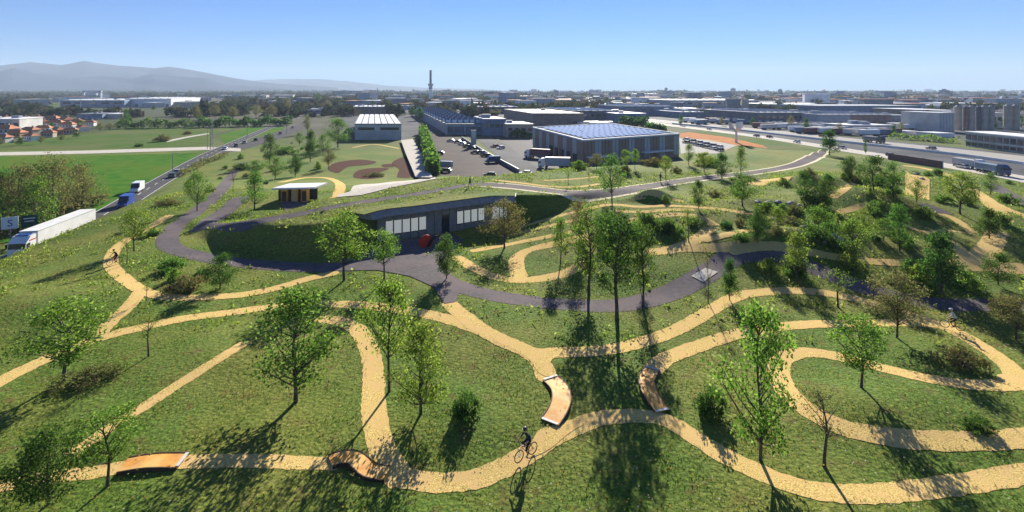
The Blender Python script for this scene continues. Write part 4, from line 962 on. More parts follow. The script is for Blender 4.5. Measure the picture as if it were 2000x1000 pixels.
# store sign tower with a green hollow frame
r, foot, h, rf = hall(161, 197, 196, 190, 15, 'green', 'white', 'green sign tower with a white frame standing on the long store', 'none', cat='sign tower', name='sign_tower')
a = P0(161, 196); q = a[1]/F; z0 = h
for (x, z, w_, hg, m) in ((1.5, 6, 3, 13, 'white'), (18, 11.5, 36, 3.4, 'white'), (33, 6, 5, 13, 'white'), (16, 6, 22, 4.2, 'white'), (18, 2, 30, 3, 'green')):
    g = MB(); g.box((x*q, 3, z0+z*q), (w_*q, 6, hg*q)); g.build('frame', m, r)
g = MB(); g.box((23*1.0*q+26*q, 3, h-.5+0*q), (20*q, 5, 2*q)); g.build('side_wing', 'offwhite', r)
# white cube, silos, office with window row
r, foot, h, rf = hall(1834, 1864, 257, 221, 26, 'offwhite', 'white', 'tall plain white cube building beside the silos', 'none', name='cube_building')
g = MB()
for k in range(5): g.box((foot[1][0]*(k+.5)/5, -.1, h/2), (.25, .2, h*.96))
g.build('cladding_rib', 'grey', r)
def silo(px, w_, yb, yt, m, label):
    x, y, z = P0(px, yb); h = (yb-yt)/F*y; rr_ = w_/2./F*y
    r = thing('silo', label, 'silo', (x, y, z), 0, 'silos behind the white cube building')
    g = MB(); g.tube([(0, 0, 0), (0, 0, h)], rr_, 20); g.build('shell', m, r, smoothed=False)
    g = MB(); g.tube([(0, 0, h), (0, 0, h+rr_*.5)], [rr_*.98, rr_*.25], 20); g.build('roof', 'grey', r)
    g = MB()
    for k in range(20): a = k*math.pi/10; g.box((math.cos(a)*rr_*.9, math.sin(a)*rr_*.9, h+rr_*.3), (.12, .12, rr_*.5))
    g.ring((0, 0, 0), .1, .01, n=3, m=3); g.build('railing', 'metal', r)
    return r
for px, w_, m, lb in ((1871, 13, 'tan', 'beige silo right beside the white cube building'), (1886, 9, 'brownw', 'narrow brown silo in the first gap of the cluster'), (1897, 12, 'tan', 'beige silo between the two dark gaps'), (1911, 8, 'dgrey', 'dark narrow silo in the second gap'),
    (1922, 13, 'tan', 'beige silo right of the dark narrow silo'), (1935, 12, 'tan', 'last beige silo of the left cluster'), (1968, 13, 'tan', 'left silo of the far right pair'), (1983, 13, 'tan', 'right silo of the far right pair')):
    silo(px, w_, 254, 209 if px < 1950 else 207, m, lb)
a = P0(1886, 285); b = P0(2130, 316); y0 = a[1]; L = math.hypot(b[0]-a[0], b[1]-a[1]); an_ = math.atan2(b[1]-a[1], b[0]-a[0]); h = (285-258)/F*y0
r0 = thing('office_building', 'long pale office building with a row of dark windows by the motorway', 'office building', a, an_)
g = MB(); g.box((L/2, 7, h/2), (L, 14, h)); g.build('wall', 'grey', r0)
g = MB(); g.box((L/2, 7, h+.2), (L+1, 15, .5)); g.build('roof', 'roofwhite', r0)
g = MB(); g.box((0, 0, 0), (L/17*.72, .3, h*.36)); me = g.mesh('window', 'glass')
g = MB(); g.box((0, 0, 0), (L/17*.72, .3, h*.22)); me3 = g.mesh('window', 'glass')
for k in range(17): place('window', me, r0, (L*(k+.5)/17, -.1, h*.68)); place('window', me3, r0, (L*(k+.5)/17, -.1, h*.2))
g = MB(); g.box((L/2, -.4, h*.42), (L, .8, .5)); g.build('ledge', 'offwhite', r0)
# round tower house and slabs on the skyline
for x1, x2, yb, yt, m, lb in ((1846, 1854, 196, 176, 'grey', 'tower block with round top on the right skyline'), (1856, 1861, 196, 180, 'blue', 'slimmer tower beside the round-topped tower block'), (1967, 1975, 192, 184, 'grey', 'lone square tower at the far right skyline'),
    (1300, 1304, 186, 172, 'grey', 'slender tower on the central skyline'), (1430, 1437, 186, 173, 'grey', 'tower block above the very long hall'), (1524, 1528, 188, 175, 'blue', 'thin tower left of the right-hand town')):
    r, foot, h, rf = hall(x1, x2, yb, yt, 20, m, 'grey', lb, 'none', name='tower_block', cat='tower', skew=False)
    w_ = foot[1][0]; g = MB()
    for k in range(6): g.box((w_/2, -.4, h*(k+.7)/6.5), (w_*.8, .5, h*.06))
    g.build('window_band', 'glass', r); g = MB(); g.box((w_/2, 10, h+1.5), (w_*.5, 8, 3)); g.build('penthouse', 'dgrey', r)
# village
VL = [(8, 262, 30, 18), (32, 268, 22, 12), (58, 262, 22, 12), (84, 258, 20, 10), (20, 248, 24, 12), (52, 247, 22, 10), (82, 245, 22, 9), (108, 247, 22, 10), (132, 250, 18, 9), (128, 240, 22, 7), (100, 237, 20, 7), (72, 236, 18, 7),
      (45, 237, 18, 7), (112, 262, 18, 9), (138, 262, 16, 8), (160, 256, 16, 7), (8, 237, 20, 7), (150, 243, 15, 7), (95, 268, 16, 9), (60, 275, 18, 11), (5, 278, 20, 12), (-25, 255, 28, 14), (-30, 275, 25, 13), (176, 246, 14, 6), (380, 246, 11, 9)]
walls = ['offwhite', 'ochre', 'tan', 'white']
VLB = {0: 'large cream villa at the left edge of the village', 8: 'ochre house at the right rim of the village with tiled roof', 24: 'lone pinkish farmhouse beyond the green field', 19: 'ochre house nearest the green field in the village'}
for i, (px, yb, w_, hp) in enumerate(VL):
    x, y, z = P0(px, yb); q = y/F; W = w_*q*1.25; D = W*.7; H = max(3.0, hp*q*.62); rz = R.uniform(-.5, .5)
    r = thing('house', VLB.get(i, 'village house with terracotta tiled roof and %s walls' % {'offwhite': 'cream', 'ochre': 'ochre', 'tan': 'beige', 'white': 'white'}[walls[i % 4]]), 'house', (x, y, z), rz, None if i in VLB else 'tiled houses of the village')
    g = MB(); g.box((0, 0, H/2), (W, D, H)); g.build('wall', walls[i % 4], r)
    rh = W*.2; g = MB(); e = .5
    g.add([(-W/2-e, -D/2-e, H-.1), (W/2+e, -D/2-e, H-.1), (W/2+e, D/2+e, H-.1), (-W/2-e, D/2+e, H-.1), (-W/2*.6, 0, H+rh), (W/2*.6, 0, H+rh)], [(0, 1, 5, 4), (1, 2, 5), (2, 3, 4, 5), (3, 0, 4), (3, 2, 1, 0)])
    rf = g.build('roof', 'tile', r); g = MB(); g.box((W*.15, D*.12, H+rh*.9), (.8, .8, 1.6)); g.build('chimney', 'offwhite', rf)
    g = MB(); g.box((0, 0, 0), (W*.1, .15, 1.3)); me = g.mesh('window', 'glass')
    for t in (-.33, -.1, .14, .36): place('window', me, r, (W*t, -D/2-.03, H*.58))

# trailers and containers standing in the yards
g = MB(); g.box((0, 0, 2.5), (12.5, 2.5, 2.8)); tb = g.mesh('container_box', 'white'); g = MB(); g.box((0, 0, .9), (12, 1.2, .3))
for xx in (-4.5, -3.2, 4): g.box((xx, 0, .5), (.95, 2.4, .95))
tu = g.mesh('undercarriage', 'rubber')
TY = [(1345+i*14, 238+(i % 3)*2.5, .2) for i in range(9)]+[(1490+i*13, 249+(i % 2)*3, .1) for i in range(10)]+[(1560+i*12, 258+(i % 3)*2, .1) for i in range(8)]+[(1650+i*15, 262+(i % 2)*3, 0) for i in range(7)]+[(1745+i*14, 250+(i % 3)*2, .4) for i in range(5)]+[(1130+i*12, 246+(i % 2)*2, .5) for i in range(6)]
for i, (px, py, rz) in enumerate(TY):
    x, y, z = P0(px+R.uniform(-4, 4), py+R.uniform(-1, 1)); c_ = ('white', 'white', 'blue', 'dred', 'offwhite', 'grey')[i % 6]; cn = {'blue': 'blue', 'dred': 'dark red', 'grey': 'grey'}.get(c_, 'white')
    r = thing('lorry_trailer', cn+' box trailer parked in the yards beside the far halls', 'trailer', (x, y, ZP+.05), rz+R.uniform(-.3, .3), 'box trailers in the far yards')
    o = place('container_box', tb, r); o.material_slots[0].link = 'OBJECT'; o.material_slots[0].material = M[c_]; place('undercarriage', tu, r)

# ------------------------------------------------------------ distant town as one mass
rr = np.random.RandomState(5); g = MB()
for k in range(2800):
    y = 760*math.exp(rr.uniform(0, 2.2)); x = rr.uniform(-1.1, 1.25)*y
    if x/y < -.35 and rr.rand() < .85: continue
    if x/y < -.05 and rr.rand() < .5: continue
    w_ = rr.uniform(8, 34)*(1+y/6000.); d = rr.uniform(12, 40); hgt = rr.choice([5, 7, 8, 10, 13, 20], p=[.3, .25, .2, .15, .08, .02])*(1+y/9000.)
    g.box((x, y, ZP+hgt/2), (w_, d, hgt), -.26+rr.uniform(-.1, .1), int(rr.choice([0, 0, 1, 2, 3, 4])))
    g.box((x, y, ZP+hgt+.3), (w_+1, d+1, .6), -.26, int(rr.choice([3, 1, 5, 1])))
tag(g.build('distant_town', ['grey', 'roofgrey', 'tan', 'roofwhite', 'blue', 'tile']), 'pale mass of small blocks and roofs of the far town along the horizon', 'town', kind='stuff')
# ------------------------------------------------------------ trees
def leaf_cloud(rr, centres, radii, n, size, flat=.6):
    """n small leaf faces (two-sided diamonds) scattered in lumps"""
    k = rr.randint(0, len(centres), n); C0 = np.array(centres)[k]; Rd = np.array(radii)[k]
    d = rr.normal(size=(n, 3)); d /= np.linalg.norm(d, axis=1)[:, None]; r = rr.uniform(.15, 1, n)**.5
    P = C0+d*(Rd*r)[:, None]*np.array([1, 1, .8])
    a = rr.normal(size=(n, 3)); a /= np.linalg.norm(a, axis=1)[:, None]
    b = np.cross(a, rr.normal(size=(n, 3))); b /= np.linalg.norm(b, axis=1)[:, None]
    s = size*rr.uniform(.6, 1.4, n)[:, None]
    V = np.stack([P-a*s, P-b*s*flat, P+a*s, P+b*s*flat], 1).reshape(-1, 3)
    return V, np.arange(4*n).reshape(-1, 4)
def make_tree(seed, crown_r, crown_lo, n_clump, n_leaf, leaf, lm, spread=.16, shape='round', lean=.03, bare=.0):
    """unit-height tree: trunk mesh (with limbs) and crown mesh"""
    rr = np.random.RandomState(seed); mb = MB()
    top = crown_lo+(1-crown_lo)*.75
    tr = [(lean*math.sin(z*5+seed)*z, lean*math.cos(z*4+seed)*z, z*top) for z in np.linspace(0, 1, 8)]
    tr[0] = (tr[0][0], tr[0][1], -.03)
    mb.tube(tr, [.018, .0135, .012, .011, .009, .007, .005, .003], 8)
    cs, rd = [], []
    for k in range(n_clump):
        th = rr.uniform(0, 2*math.pi); zz = rr.uniform(0, 1)
        if shape == 'round': w = math.sin(math.pi*min(1, .12+zz*.85))**.7
        elif shape == 'column': w = .55+.45*math.sin(math.pi*zz)
        elif shape == 'cone': w = 1.05-zz*.85
        else: w = math.sin(math.pi*(.25+zz*.65))
        r = crown_r*w*rr.uniform(.25, .9)
        c = np.array([r*math.cos(th), r*math.sin(th), crown_lo+(1-crown_lo)*(.06+.86*zz)])
        cs.append(c); rd.append(rr.uniform(.6, 1.25)*spread*crown_r*2.2)
        if k % 2 == 0 or k < 24:
            z0 = max(crown_lo*.75, c[2]-r*1.1); i = z0/top*7; i = min(6, int(i)); p0 = np.array(tr[i])+(np.array(tr[i+1])-np.array(tr[i]))*min(1, max(0, z0/top*7-i))
            mid = p0*.5+c*.5+np.array([0, 0, -.015])+rr.normal(size=3)*.01
            mb.tube([p0, mid, c, c+rr.normal(size=3)*.03], [.0055, .004, .002, .0008], 4, cap=False)
    V, Q = leaf_cloud(rr, cs, rd, n_leaf, leaf)
    return mb.mesh('trunk', 'bark'), bignp('crown', V, Q, lm)
TT = {
 'low': [make_tree(51, .40, .14, 56, 4600, .0125, 'lf_light', .14), make_tree(52, .42, .10, 60, 4800, .0125, 'lf_light', .13, 'flat', .04)],
 'airy': [make_tree(1, .36, .34, 44, 3600, .0125, 'lf_light', .15), make_tree(2, .37, .30, 50, 4200, .0125, 'lf_light', .14, lean=.05), make_tree(3, .34, .38, 38, 3000, .012, 'lf_light', .16), make_tree(41, .38, .33, 42, 3400, .013, 'lf_light', .15, 'flat', .06), make_tree(42, .32, .30, 46, 3900, .0115, 'lf_light', .16, 'cone', .04)],
 'mid': [make_tree(4, .38, .20, 54, 4000, .0125, 'lf_mid', .14, lean=.05), make_tree(5, .40, .18, 58, 4300, .0125, 'lf_mid', .15), make_tree(43, .37, .24, 46, 3600, .013, 'lf_mid', .15, 'flat', .05), make_tree(44, .36, .16, 52, 4000, .012, 'lf_mid', .17, 'cone')],
 'dark': [make_tree(6, .38, .10, 60, 7000, .0135, 'lf_dark', .17), make_tree(7, .36, .12, 56, 5800, .0135, 'lf_dark', .17, 'cone'), make_tree(45, .38, .14, 42, 4900, .0145, 'lf_dark', .17, 'flat', .05)],
 'tall': [make_tree(8, .21, .20, 56, 4600, .0095, 'lf_mid', .19, 'column'), make_tree(9, .20, .24, 52, 4700, .0095, 'lf_dark', .19, 'column')],
 'thin': [make_tree(10, .25, .50, 26, 1100, .009, 'lf_light', .2), make_tree(11, .24, .45, 24, 800, .009, 'lf_dry', .2)],
 'dry': [make_tree(12, .40, .30, 60, 4200, .012, 'lf_dry', .17), make_tree(13, .40, .25, 60, 5200, .012, 'lf_dry', .17)],
}
RAD = {'low': .42, 'airy': .36, 'mid': .38, 'dark': .38, 'tall': .215, 'thin': .25, 'dry': .42}
_tc = [0]
def tree(px, pyb, pyt, w, typ, label, group='young trees planted in the park', var=None, plain=False, name='tree'):
    x, y, z = P0(px, pyb) if plain else G(px, pyb); h = (pyb-pyt)/F*y*1.02; _tc[0] += 1
    tm, cm = TT[typ][(var if var is not None else _tc[0]) % len(TT[typ])]
    sx = w/F*y/(2.05*RAD[typ])
    r = thing(name, label, 'tree', (x, y, z), R.uniform(0, 6.28), group, (sx, sx, h))
    place('trunk', tm, r); place('crown', cm, r); return r
TREES = [
 (125, 745, 585, 185, 'airy', 'leafy light green tree with stout trunk standing over the left trail'),
 (290, 696, 615, 60, 'thin', 'small nearly bare tree below the trail, right of the leafy left tree'),
 (578, 785, 568, 215, 'mid', 'wide-crowned green tree standing in the grass right of the diagonal trail', 'young trees planted in the park', 1),
 (822, 808, 632, 165, 'low', 'yellow-green airy tree inside the bend of the bottom loop trail'),
 (760, 765, 542, 130, 'airy', 'tall airy tree with long bare trunk just right of the vertical trail'),
 (95, 985, 830, 150, 'dark', 'dense glossy tree covering the trail in the bottom left corner'),
 (210, 950, 800, 150, 'airy', 'thin pale tree between the dense corner tree and the straight ramp'),
 (286, 588, 545, 22, 'thin', 'tiny bare sapling at the fork of the left trail'),
 (1205, 625, 408, 112, 'tall', 'tallest dark tree beside the asphalt path at the centre'),
 (1150, 575, 396, 85, 'tall', 'slender dark tree just left of the tallest centre tree'),
 (1256, 600, 428, 62, 'tall', 'narrow tree just right of the tallest centre tree'),
 (1195, 392, 300, 64, 'mid', 'bulky green tree on the ridge before the big solar-roofed hall'),
 (1425, 586, 503, 46, 'dark', 'small dark bushy tree at the trail bend below the asphalt path'),
 (1485, 898, 596, 190, 'low', 'tall airy light green tree on the grass island right of the wooden berms'),
 (1610, 912, 765, 120, 'thin', 'sparse slender tree between the two lower right trails'),
 (1682, 757, 615, 125, 'airy', 'airy tree rooted inside the long right-hand trail loop'),
 (1752, 660, 530, 120, 'dry', 'brownish bare-looking tree with straight trunk above the right loop'),
 (1637, 600, 530, 70, 'thin', 'thin sapling between asphalt path and upper right trail'),
 (1556, 550, 455, 80, 'airy', 'light green tree at the crest of the asphalt path'),
 (1665, 518, 425, 72, 'airy', 'forked light tree beside the upper trail right of the asphalt crest'),
 (1383, 590, 505, 30, 'thin', 'slim leafless tree next to the stone crossing'),
 (1838, 572, 450, 105, 'dark', 'big dark tree right of the asphalt path crest'),
 (1950, 556, 494, 56, 'dark', 'dark round tree below the sandy junction on the right'),
 (1985, 665, 575, 100, 'dry', 'brown-green tree at the right edge below the asphalt path'),
 (1932, 466, 405, 55, 'dark', 'dark bushy tree beside the sandy steps on the right'),
 (1875, 418, 335, 90, 'airy', 'light green tree standing alone right of the sand patch'),
 (1757, 490, 400, 72, 'mid', 'blue-green tree above the upper right trail'),
 (1745, 385, 315, 52, 'mid', 'olive tree touching the left side of the sand patch'),
 (1706, 372, 305, 62, 'dark', 'dark tree on the mound left of the sand patch'),
 (1660, 352, 305, 40, 'dark', 'dark shrubby tree on the ridge left of the mound'),
 (1620, 303, 252, 50, 'dark', 'lone round tree where the ridge path ends'),
 (1570, 392, 335, 42, 'dark', 'left one of two small dark trees below the ridge path'),
 (1610, 410, 352, 50, 'dark', 'right one of two small dark trees below the ridge path'),
 (1450, 402, 338, 74, 'mid', 'broad grey-green tree above the narrow trails'),
 (1364, 408, 352, 34, 'dark', 'narrow dark tree beside the dirt mound'),
 (1480, 475, 408, 42, 'dark', 'dark upright tree left of the pale boulders'),
 (1597, 478, 405, 84, 'mid', 'spreading blue-green tree beside the pale boulders'),
 (1410, 350, 300, 42, 'dark', 'dark tree right beside the ridge path near the hall'),
 (1447, 338, 287, 38, 'mid', 'round green tree behind the dark ridge path tree'),
 (1375, 338, 296, 46, 'airy', 'pale leafy tree between hall corner and ridge path'),
 (1345, 322, 282, 28, 'mid', 'bright green tree at the right corner of the solar-roofed hall'),
 (1300, 350, 305, 34, 'airy', 'light sapling in the verge before the solar-roofed hall'),
 (1222, 332, 292, 24, 'airy', 'pale blossoming tree right of the bulky ridge tree'),
 (1165, 330, 300, 34, 'dry', 'grey-brown tree left of the bulky ridge tree'),
 (1240, 330, 290, 22, 'airy', 'second pale blossoming tree before the hall wall'),
 (672, 548, 415, 120, 'airy', 'leafy tree left of a pair before the dark building'),
 (750, 548, 450, 82, 'airy', 'smaller leafy tree right of a pair before the dark building'),
 (872, 545, 458, 54, 'dark', 'dark pointed tree at the plaza corner of the building'),
 (985, 485, 390, 100, 'dry', 'greyish sparse tree before the right windows of the building'),
 (430, 563, 498, 70, 'dark', 'dense dark green shrub tree above the left loop trail'),
 (497, 408, 335, 66, 'mid', 'full green tree left of the small kiosk'),
 (537, 352, 305, 46, 'mid', 'green tree in the upper left grove nearest the kiosk'),
 (527, 320, 262, 40, 'dark', 'dark tree in the upper left grove'),
 (577, 345, 300, 30, 'dark', 'small dark tree directly behind the kiosk'),
 (606, 316, 252, 36, 'dark', 'pointed dark tree at the back of the upper left grove'),
 (500, 345, 312, 42, 'mid', 'low green tree at the left rim of the grove'),
 (660, 288, 232, 66, 'mid', 'large round tree left of the white gabled hall'),
 (630, 300, 262, 40, 'mid', 'smaller round tree in front of the large one by the hall'),
 (641, 330, 290, 30, 'dry', 'brownish tree between grove and playground'),
 (385, 412, 333, 54, 'mid', 'green tree beside the asphalt loop near the road'),
 (262, 490, 408, 62, 'airy', 'light airy tree over the upper left trail'),
 (248, 516, 450, 30, 'thin', 'spindly tree on the bend of the upper left trail'),
 (455, 374, 330, 18, 'thin', 'slim sapling beside the start of the asphalt loop'),
 (1095, 515, 425, 60, 'airy', 'sparse light tree inside the narrow trail loop'),
 (1132, 478, 388, 58, 'dry', 'grey-brown tree beside the narrow parallel trails'),
 (1345, 470, 405, 34, 'thin', 'thin crooked tree above the sandy clearing'),
 (1245, 520, 432, 40, 'airy', 'light tree squeezed behind the narrow centre tree'),
 (1110, 362, 330, 18, 'thin', 'small sapling on the ridge left of the bulky tree'),
 (1150, 372, 318, 10, 'thin', 'tiny sapling in the narrow gap beside the bulky ridge tree'),
 (1520, 450, 405, 40, 'airy', 'light sapling before the low pale boulders'),
 (1685, 470, 408, 44, 'airy', 'pale sapling between blue-green and spreading trees'),
 (1790, 395, 350, 36, 'mid', 'small green tree below the sand patch edge'),
 (1935, 380, 338, 40, 'mid', 'roundish tree by the far right trail fork'),
]
for row in TREES: tree(*row)
tree(1725, 470, 425, 60, 'mid', 'low green tree left of the blue-green one')
for px, b, t, w, typ, lb in ((40, 455, 318, 95, 'dry', 'yellow-brown tree at the left edge beyond the road'), (105, 450, 305, 110, 'dry', 'largest yellow-brown tree of the clump beyond the road'), (160, 425, 318, 85, 'dry', 'rightmost yellow-brown tree of the clump beyond the road'), (70, 470, 345, 90, 'mid', 'green tree in front of the yellow-brown clump'), (5, 450, 330, 70, 'dark', 'dark tree in the shadowed part of the clump')):
    tree(px, b, t, w, typ, lb, 'clump of trees beyond the road', plain=True)
# shrubs
def shrub_mesh(seed, lm, n=2600):
    rr = np.random.RandomState(seed); cs = [(lambda a, r: (math.cos(a)*r, math.sin(a)*r*.8, rr.uniform(.08, 1.0-.6*r)))(rr.uniform(0, 6.28), rr.uniform(0, 1)**.6*.85) for _ in range(30)]
    V, Q = leaf_cloud(rr, cs, list(rr.uniform(.12, .36, 30)), n, .045); V[:, 2] = np.maximum(V[:, 2], -.05); m = MB()
    for c in cs[:14]: m.tube([(0, 0, -.05), (c[0]*.5, c[1]*.5, c[2]*.6), c], [.03, .02, .006], 4, cap=False)
    return m.mesh('stems', 'bark'), bignp('foliage', V, Q, lm)
SM = {k: shrub_mesh(s, 'lf_'+k) for k, s in (('dark', 31), ('mid', 32), ('dry', 33), ('light', 34))}
def shrub(px, py, w, h, k, label, group='shrubs in the grass', plain=False):
    x, y, z = P0(px, py) if plain else G(px, py); q = y/F; r = thing('shrub', label, 'shrub', (x, y, z), R.uniform(0, 6), group, (w*q/1.9, w*q/1.9, h*q*.95))
    place('stems', SM[k][0], r); place('foliage', SM[k][1], r)
for a in ((362, 566, 75, 34, 'dry', 'brownish shrub left of the dense shrub tree'), (905, 815, 75, 60, 'dark', 'dark shrub right of the yellow-green tree'), (1385, 812, 78, 75, 'dark', 'dark shrub right of the reddish wooden berm'),
    (1875, 715, 90, 42, 'dry', 'low dry shrub inside the right-hand loop'), (1905, 838, 70, 30, 'dark', 'low dark shrub above the lower right trail'), (170, 745, 110, 26, 'dry', 'spreading dry shrub right of the stout left tree'),
    (1790, 570, 60, 34, 'light', 'bright shrub beside the asphalt path on the right'), (1780, 530, 50, 30, 'mid', 'green shrub left of the big dark tree'), (1880, 560, 70, 36, 'light', 'light shrub right of the big dark tree'),
    (1500, 412, 60, 18, 'light', 'pale shrub on the low mound of boulders'), (1550, 440, 60, 20, 'dry', 'dry shrub among the boulders'), (1450, 470, 40, 22, 'mid', 'small green shrub beside the dark upright tree'),
    (730, 345, 40, 10, 'dry', 'low brown shrub in the playground'), (1840, 395, 40, 20, 'mid', 'green shrub right of the sand patch'), (1420, 445, 34, 20, 'dark', 'dark shrub by the sandy clearing'),
    (1130, 330, 40, 18, 'light', 'light shrub at the foot of the hall'), (1280, 322, 60, 16, 'dry', 'dull hedge-like shrub below the hall canopy'), (1385, 322, 60, 20, 'mid', 'green shrub at the hall parking edge'),
    (560, 300, 50, 18, 'mid', 'green shrub behind the upper grove'), (470, 330, 40, 14, 'mid', 'low shrub beside the start of the loop path'), (1960, 610, 60, 40, 'dry', 'dry shrub at the right edge by the asphalt path'), (330, 400, 50, 14, 'dry', 'ragged shrub on the road embankment')): shrub(*a)
for a in ((318, 276, 34, 16, 'dry', 'round pinkish bush in the far green field'), (272, 286, 22, 9, 'dark', 'dark bush in the far green field'), (245, 245, 26, 30, 'dark', 'tall dark bush at the village edge'), (366, 262, 20, 8, 'dry', 'small brown bush beside the farm track')): shrub(*a, group='bushes in the fields', plain=True)
# small shrubs dotted over the far slopes of the park
rs2 = random.Random(77); n2 = 0
SHN = {'dark': 'low dark shrub dotted on the far slopes of the park', 'mid': 'low green shrub dotted on the far slopes of the park', 'dry': 'low brownish shrub dotted on the far slopes of the park', 'light': 'low pale green shrub dotted on the far slopes of the park'}
_mk = [(a, b, c) for a, b, c in MASK]
while n2 < 72:
    px, py = rs2.uniform(1180, 1990), rs2.uniform(335, 560)
    if py > 500 and px < 1500: continue
    x, y, z = G(px, py)
    if any((x-a)**2+(y-b)**2 < (c+.8)**2 for a, b, c in _mk): continue
    k = rs2.choice(['dark', 'mid', 'dry', 'light', 'mid']); w = rs2.uniform(1.2, 3.2)*F/y
    shrub(px, py, w, w*rs2.uniform(.45, .9), k, SHN[k], 'small shrubs on the far slopes'); n2 += 1
for px, py in ((560, 330), (590, 292), (620, 330), (650, 310), (540, 300), (480, 345), (520, 360), (600, 270), (570, 280), (620, 288), (510, 330), (470, 310), (440, 330), (300, 460), (330, 530), (390, 545), (340, 550), (410, 375), (370, 365), (430, 350)):
    k = rs2.choice(['mid', 'dry', 'light', 'dark']); x, y, z = G(px, py); w = rs2.uniform(1.6, 3.6)*F/y
    shrub(px, py, w, w*rs2.uniform(.5, .9), k, {'dark': 'low dark shrub in the upper left rough grass', 'mid': 'low green shrub in the upper left rough grass', 'dry': 'low brownish shrub in the upper left rough grass', 'light': 'low pale green shrub in the upper left rough grass'}[k], 'small shrubs in the upper left grass')
# dark hedges
def hedge(pts, h, w, label, k='lf_dark', z=ZP, dens=26, group=None):
    W = [P0(a, b, z) for a, b in pts]; rr = np.random.RandomState(len(label)); V = []; o = W[0]
    for p, q in zip(W[:-1], W[1:]):
        L = math.hypot(q[0]-p[0], q[1]-p[1]); n = int(L*dens); t = rr.uniform(0, 1, n); s = rr.uniform(-1, 1, n)
        nx, ny = -(q[1]-p[1])/L, (q[0]-p[0])/L
        hz = h*(.75+.35*np.sin(t*L*.4+s)*rr.uniform(.3, 1, n)); zz = hz*rr.uniform(0, 1, n)**.6
        V.append(np.stack([p[0]+(q[0]-p[0])*t+nx*s*w/2-o[0], p[1]+(q[1]-p[1])*t+ny*s*w/2-o[1], zz], -1))
    P = np.concatenate(V); n = len(P); a = rr.normal(size=(n, 3)); b = rr.normal(size=(n, 3)); s = h*.10*rr.uniform(.5, 1.3, n)[:, None]*1.2
    Vv = np.stack([P-a*s*.7, P-b*s*.5, P+a*s*.7, P+b*s*.5], 1).reshape(-1, 3)
    o_ = place('hedge', bignp('hedge', Vv, np.arange(4*n).reshape(-1, 4), k), None, o); return tag(o_, label, 'hedge', group)
hedge([(846, 344), (838, 310), (832, 285), (826, 262)], 5.5, 4.5, 'tall clipped hedge between pavement and car park', 'lf_mid', dens=120)
hedge([(228, 251), (300, 250), (380, 248)], 7, 8, 'dark hedgerow behind the far green field left of the lamp', dens=30)
hedge([(385, 249), (470, 247), (570, 245)], 8, 8, 'dark hedgerow continuing right beyond the far field', dens=30)
hedge([(1215, 248), (1262, 247)], 8, 10, 'square clipped hedge behind the left part of the solar-roofed hall', dens=60)
hedge([(1268, 262), (1300, 262)], 7, 8, 'square clipped hedge behind the right part of the solar-roofed hall', dens=80)
hedge([(-60, 480), (40, 448), (120, 420), (192, 396)], 3.6, 6, 'tangled brown undergrowth beneath the clump beyond the road', 'lf_dry', dens=60)
hedge([(1740, 270), (1870, 280)], 4, 8, 'ragged green hedge along the motorway below the silos', 'lf_mid', dens=30)
hedge([(1000, 268), (1045, 270)], 5, 6, 'dull green hedge before the beige building', dens=40)
hedge([(355, 345), (395, 322), (440, 306)], 2.2, 3, 'low hedge along the outer side of the left road', 'lf_dry', dens=40)
# middle-distance trees one can tell from the mass
MID = [(245, 246, 214, 22, 'dark'), (385, 240, 205, 20, 'dry'), (560, 225, 190, 20, 'dry'), (600, 262, 225, 18, 'dry'), (585, 285, 258, 22, 'mid'), (455, 235, 208, 30, 'dry'), (500, 232, 205, 30, 'dry'), (530, 230, 206, 26, 'dry'),
 (420, 232, 205, 26, 'dry'), (640, 218, 196, 24, 'dry'), (820, 235, 208, 20, 'dark'), (805, 228, 208, 18, 'dark'), (660, 210, 190, 20, 'dark'), (620, 205, 184, 20, 'dark'), (825, 262, 240, 16, 'mid'), (1330, 245, 224, 14, 'dark'),
 (1545, 252, 226, 16, 'dry'), (1575, 258, 230, 16, 'dark'), (1640, 262, 240, 16, 'dry'), (1760, 262, 238, 16, 'dry'), (1745, 266, 244, 14, 'dark'), (1690, 302, 272, 8, 'dark'), (1970, 252, 226, 24, 'dark'), (1940, 254, 232, 22, 'dark'), (1995, 250, 225, 20, 'dark'),
 (1820, 245, 224, 20, 'dry'), (1620, 202, 186, 20, 'dark'), (1640, 203, 187, 18, 'dark'), (1720, 204, 186, 20, 'dark'), (1410, 246, 228, 14, 'dry'), (1470, 248, 230, 14, 'dark'), (345, 216, 204, 14, 'dry'), (300, 215, 206, 12, 'dark'), (158, 250, 234, 14, 'dark'),
 (100, 250, 238, 10, 'dark'), (40, 250, 238, 10, 'dark'), (195, 258, 240, 18, 'dry'), (215, 256, 240, 16, 'dry'), (150, 270, 252, 18, 'dark'), (120, 276, 262, 16, 'dry'), (80, 282, 266, 16, 'dry'), (40, 284, 268, 18, 'dark'), (0, 286, 270, 18, 'dry')]
NM = {'dark': 'dark evergreen tree standing among halls and fields beyond the park', 'dry': 'brownish half-bare tree standing among halls and fields beyond the park', 'mid': 'green tree standing among halls and fields beyond the park'}
for a in MID: tree(*a, NM[a[4]], 'scattered trees of the plain', plain=True)
